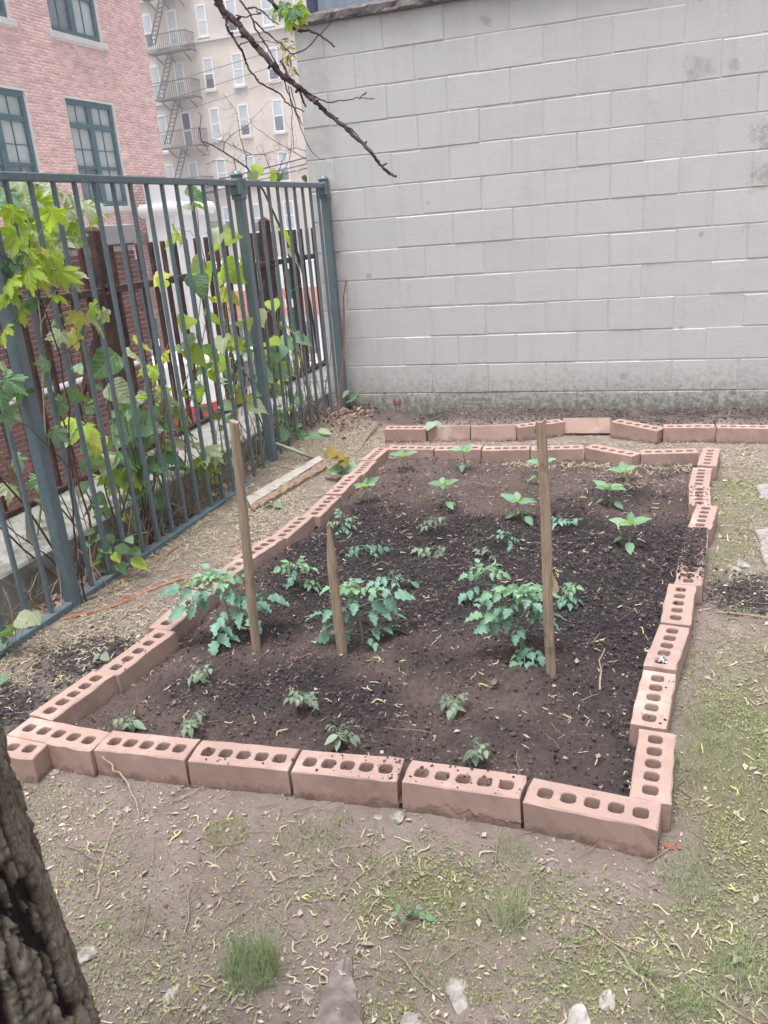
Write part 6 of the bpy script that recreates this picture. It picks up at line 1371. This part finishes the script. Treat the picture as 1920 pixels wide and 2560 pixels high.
# brown dry leaves by the wall corner and at the fence foot
leafq = [([(0, 0, 0), (.5, .35, .15), (1, 0, .05), (.5, -.35, .12), (.5, 0, -.05)], [(0, 4, 1), (1, 4, 2), (2, 4, 3), (3, 4, 0)])]
x = np.concatenate([rng.normal(-.78, .12, 420), rng.uniform(-1.04, -.92, 700), ]); y = np.concatenate([rng.normal(-.35, .2, 420), rng.uniform(-4.4, -.1, 700)]); y = np.minimum(y, -.03); x = np.maximum(x, -1.04)
scatter('dry_leaves', leafq, P3(x, y, .008), rotm(len(x)), rng.uniform(.015, .045, len(x)), M['brownleaf'], 'heap of dry brown leaves in the wall corner and along the fence foot', 'litter')
x = rng.uniform(-1.04, -.9, 260); y = rng.uniform(-4.2, -.2, 260); hh = rng.uniform(.06, .28, 260)
scatter('dead_stalks', ST, P3(x, y, .08), rotm(260) @ np.array([[0, 0, 1], [0, 1, 0], [-1, 0, 0]]), np.stack([hh, hh, hh], 1), M['twigpale'], 'tangle of dead stalks between fence and ledge', 'litter')
# grass and ground cover
blade = [([(-.06, 0, 0), (.06, 0, 0), (.04, .12, .5), (-.04, .12, .5), (0, .42, 1.0)], [(0, 1, 2), (0, 2, 3), (3, 2, 4)]), ([(-.05, 0, 0), (.05, 0, 0), (.035, .3, .42), (-.035, .3, .42), (0, .9, .65)], [(0, 1, 2), (0, 2, 3), (3, 2, 4)])]
def rz_(n, t=.35):
    a = rng.random(n)*2*np.pi; b = rng.normal(0, t, n); ca, sa, cb, sb = np.cos(a), np.sin(a), np.cos(b), np.sin(b)
    Z = np.zeros((n, 3, 3)); Z[:, 0, 0] = ca; Z[:, 0, 1] = -sa; Z[:, 1, 0] = sa; Z[:, 1, 1] = ca; Z[:, 2, 2] = 1
    X = np.zeros((n, 3, 3)); X[:, 0, 0] = 1; X[:, 1, 1] = cb; X[:, 1, 2] = -sb; X[:, 2, 1] = sb; X[:, 2, 2] = cb; return Z @ X
gd = lambda x, y: np.clip(greenm(x, y)*1.7-.2, 0, 1)*np.where(inbed(x, y), 0, 1)
x, y = pts_in(-.9, 2.6, -5.2, -.9, 190000, lambda x, y: gd(x, y)*(.25+.75*(fbm(x*9, y*9, 21) > 0))); s_ = rng.uniform(.008, .024, len(x))
scatter('grass', blade, P3(x, y, -.001), rz_(len(x)), s_, M['grass'], 'short sparse grass on the right side and in front of the bed', 'grass')
disc = [([(0, 0, 0), (.5, .3, .12), (1, 0, .1), (.5, -.3, .12)], [(0, 1, 2), (0, 2, 3)])]
x, y = pts_in(-.9, 2.6, -5.2, -.9, 330000, lambda x, y: gd(x, y)*(.15+.85*(fbm(x*7, y*7, 22) > .02))); s_ = rng.uniform(.003, .010, len(x))
scatter('ground_cover', disc, P3(x, y, .004+.004*0), rotm(len(x)), s_, M['moss'], 'yellow green creeping ground cover between the grass', 'ground cover')
def tuft(u, v, r, h, n, lab, wid=.5, mat='grass', cat='grass tuft', px=True):
    b = gnd(u, v); a = rng.random(n)*6.28; q = r*np.sqrt(rng.random(n)); x = b[0]+q*np.cos(a); y = b[1]+q*np.sin(a)
    P = np.stack([x-b[0], y-b[1], gz(x, y)-b[2]-.002], 1); s_ = h*rng.uniform(.5, 1.1, n)
    me_o = scatter('grass_tuft', blade, P, rz_(n, .45), np.stack([s_*wid*.5, s_, s_], 1), M[mat], lab, cat, kind=None); me_o.location = b; return me_o
tuft(545, 2095, .055, .085, 520, 'large soft green grass tuft near the bottom left of the trunk', .35)
tuft(1100, 1985, .035, .07, 160, 'upright grass tuft below the corner brick', .35)
tuft(488, 1803, .06, .022, 420, 'bright green clover patch in front of the third front brick', 1.6, 'moss', 'clover patch')
tuft(648, 1820, .075, .02, 420, 'low yellow green weed patch in front of the fourth front brick', 1.4, 'moss', 'weed patch')
tuft(1105, 1840, .05, .03, 300, 'green tuft at the foot of the gap before the corner brick', .7)
tuft(1560, 1570, .10, .04, 500, 'lush grass patch right of the right edge bricks', .5)
tuft(1530, 1650, .10, .035, 500, 'second lush grass patch nearer along the right edge bricks', .5)
tuft(1600, 2110, .06, .06, 300, 'grass tuft at the lower right picture edge', .4)
tuft(1500, 1900, .07, .045, 400, 'grass tuft below the corner brick at right', .5)
tuft(1180, 2100, .06, .03, 260, 'short grass tuft in the bottom middle', .5)
tuft(1490, 2190, .05, .05, 220, 'grass tuft at the bottom right corner', .5)
tuft(745, 1775, .02, .03, 26, 'tiny green weed right of the low yellow green patch', 2.5, 'moss', 'weed')
tuft(1388, 2112, .014, .085, 9, 'few upright broad grass blades at the bottom right of the lawn', 1.4)
lowplant(890, 1985, None, [(860, 1960, 18, 'fenceleafB'), (880, 1970, 18, 'wilt'), (900, 1975, 18, 'fenceleafB'), (870, 1985, 18, 'wilt'), (915, 1990, 18, 'wilt'), (930, 2000, 22, 'fenceleafB'), (890, 1995, 18, 'fenceleafB'), (850, 1975, 16, 'wilt'), (905, 1960, 16, 'wilt')], 'flat bluish clover like weed in the middle foreground', cat='weed')

frag = [([(0, 0, 0), (.5, .12, .06), (1, .02, .02), (.5, -.12, .05)], [(0, 1, 2), (0, 2, 3)]), ([(0, 0, 0), (.45, .3, .1), (1, .1, .0), (.5, -.2, .12)], [(0, 1, 2), (0, 2, 3)])]
M['drygrass'] = basic('dry_leaf_fragments', (.30, .25, .21), (.46, .42, .35), 1.5, .9, 0, coord='World', tone=.4)
x, y = pts_in(-.9, 2.6, -5.2, -.7, 110000, lambda x, y: np.where(inbed(x, y), 0, np.clip(.12+.8*smooth(-4.12, -4.35, y)*np.clip(.15+2.2*fbm(x*3.2, y*3.2, 41), .06, 1)+.45*smooth(1.55, 1.75, x), 0, 1))); s_ = np.clip(rng.lognormal(-5.15, .65, len(x)), .002, .03)
scatter('dry_fragments', frag, P3(x, y, .004), rz_(len(x), .25), s_, M['drygrass'], 'dry leaf and grass fragments matted over the trodden ground', 'litter')
# ---------------------------------------------------------------- thin haze volume added over everything to wash out the far buildings
hm = bpy.data.materials.new('veiling_haze'); hm.use_nodes = True; n, l = nm(hm); n.remove(n['Principled BSDF'])
pv = n.new('ShaderNodeVolumePrincipled'); pv.inputs['Color'].default_value = (.96, .95, 1, 1); pv.inputs['Density'].default_value = .0035; pv.inputs['Anisotropy'].default_value = .0
l.new(pv.outputs[0], n['Material Output'].inputs['Volume'])
mb = MB(); mb.box((-60, -25, -5), (30, 62, 23)); o = mb.build('haze', hm); tag(o, kind='stuff')
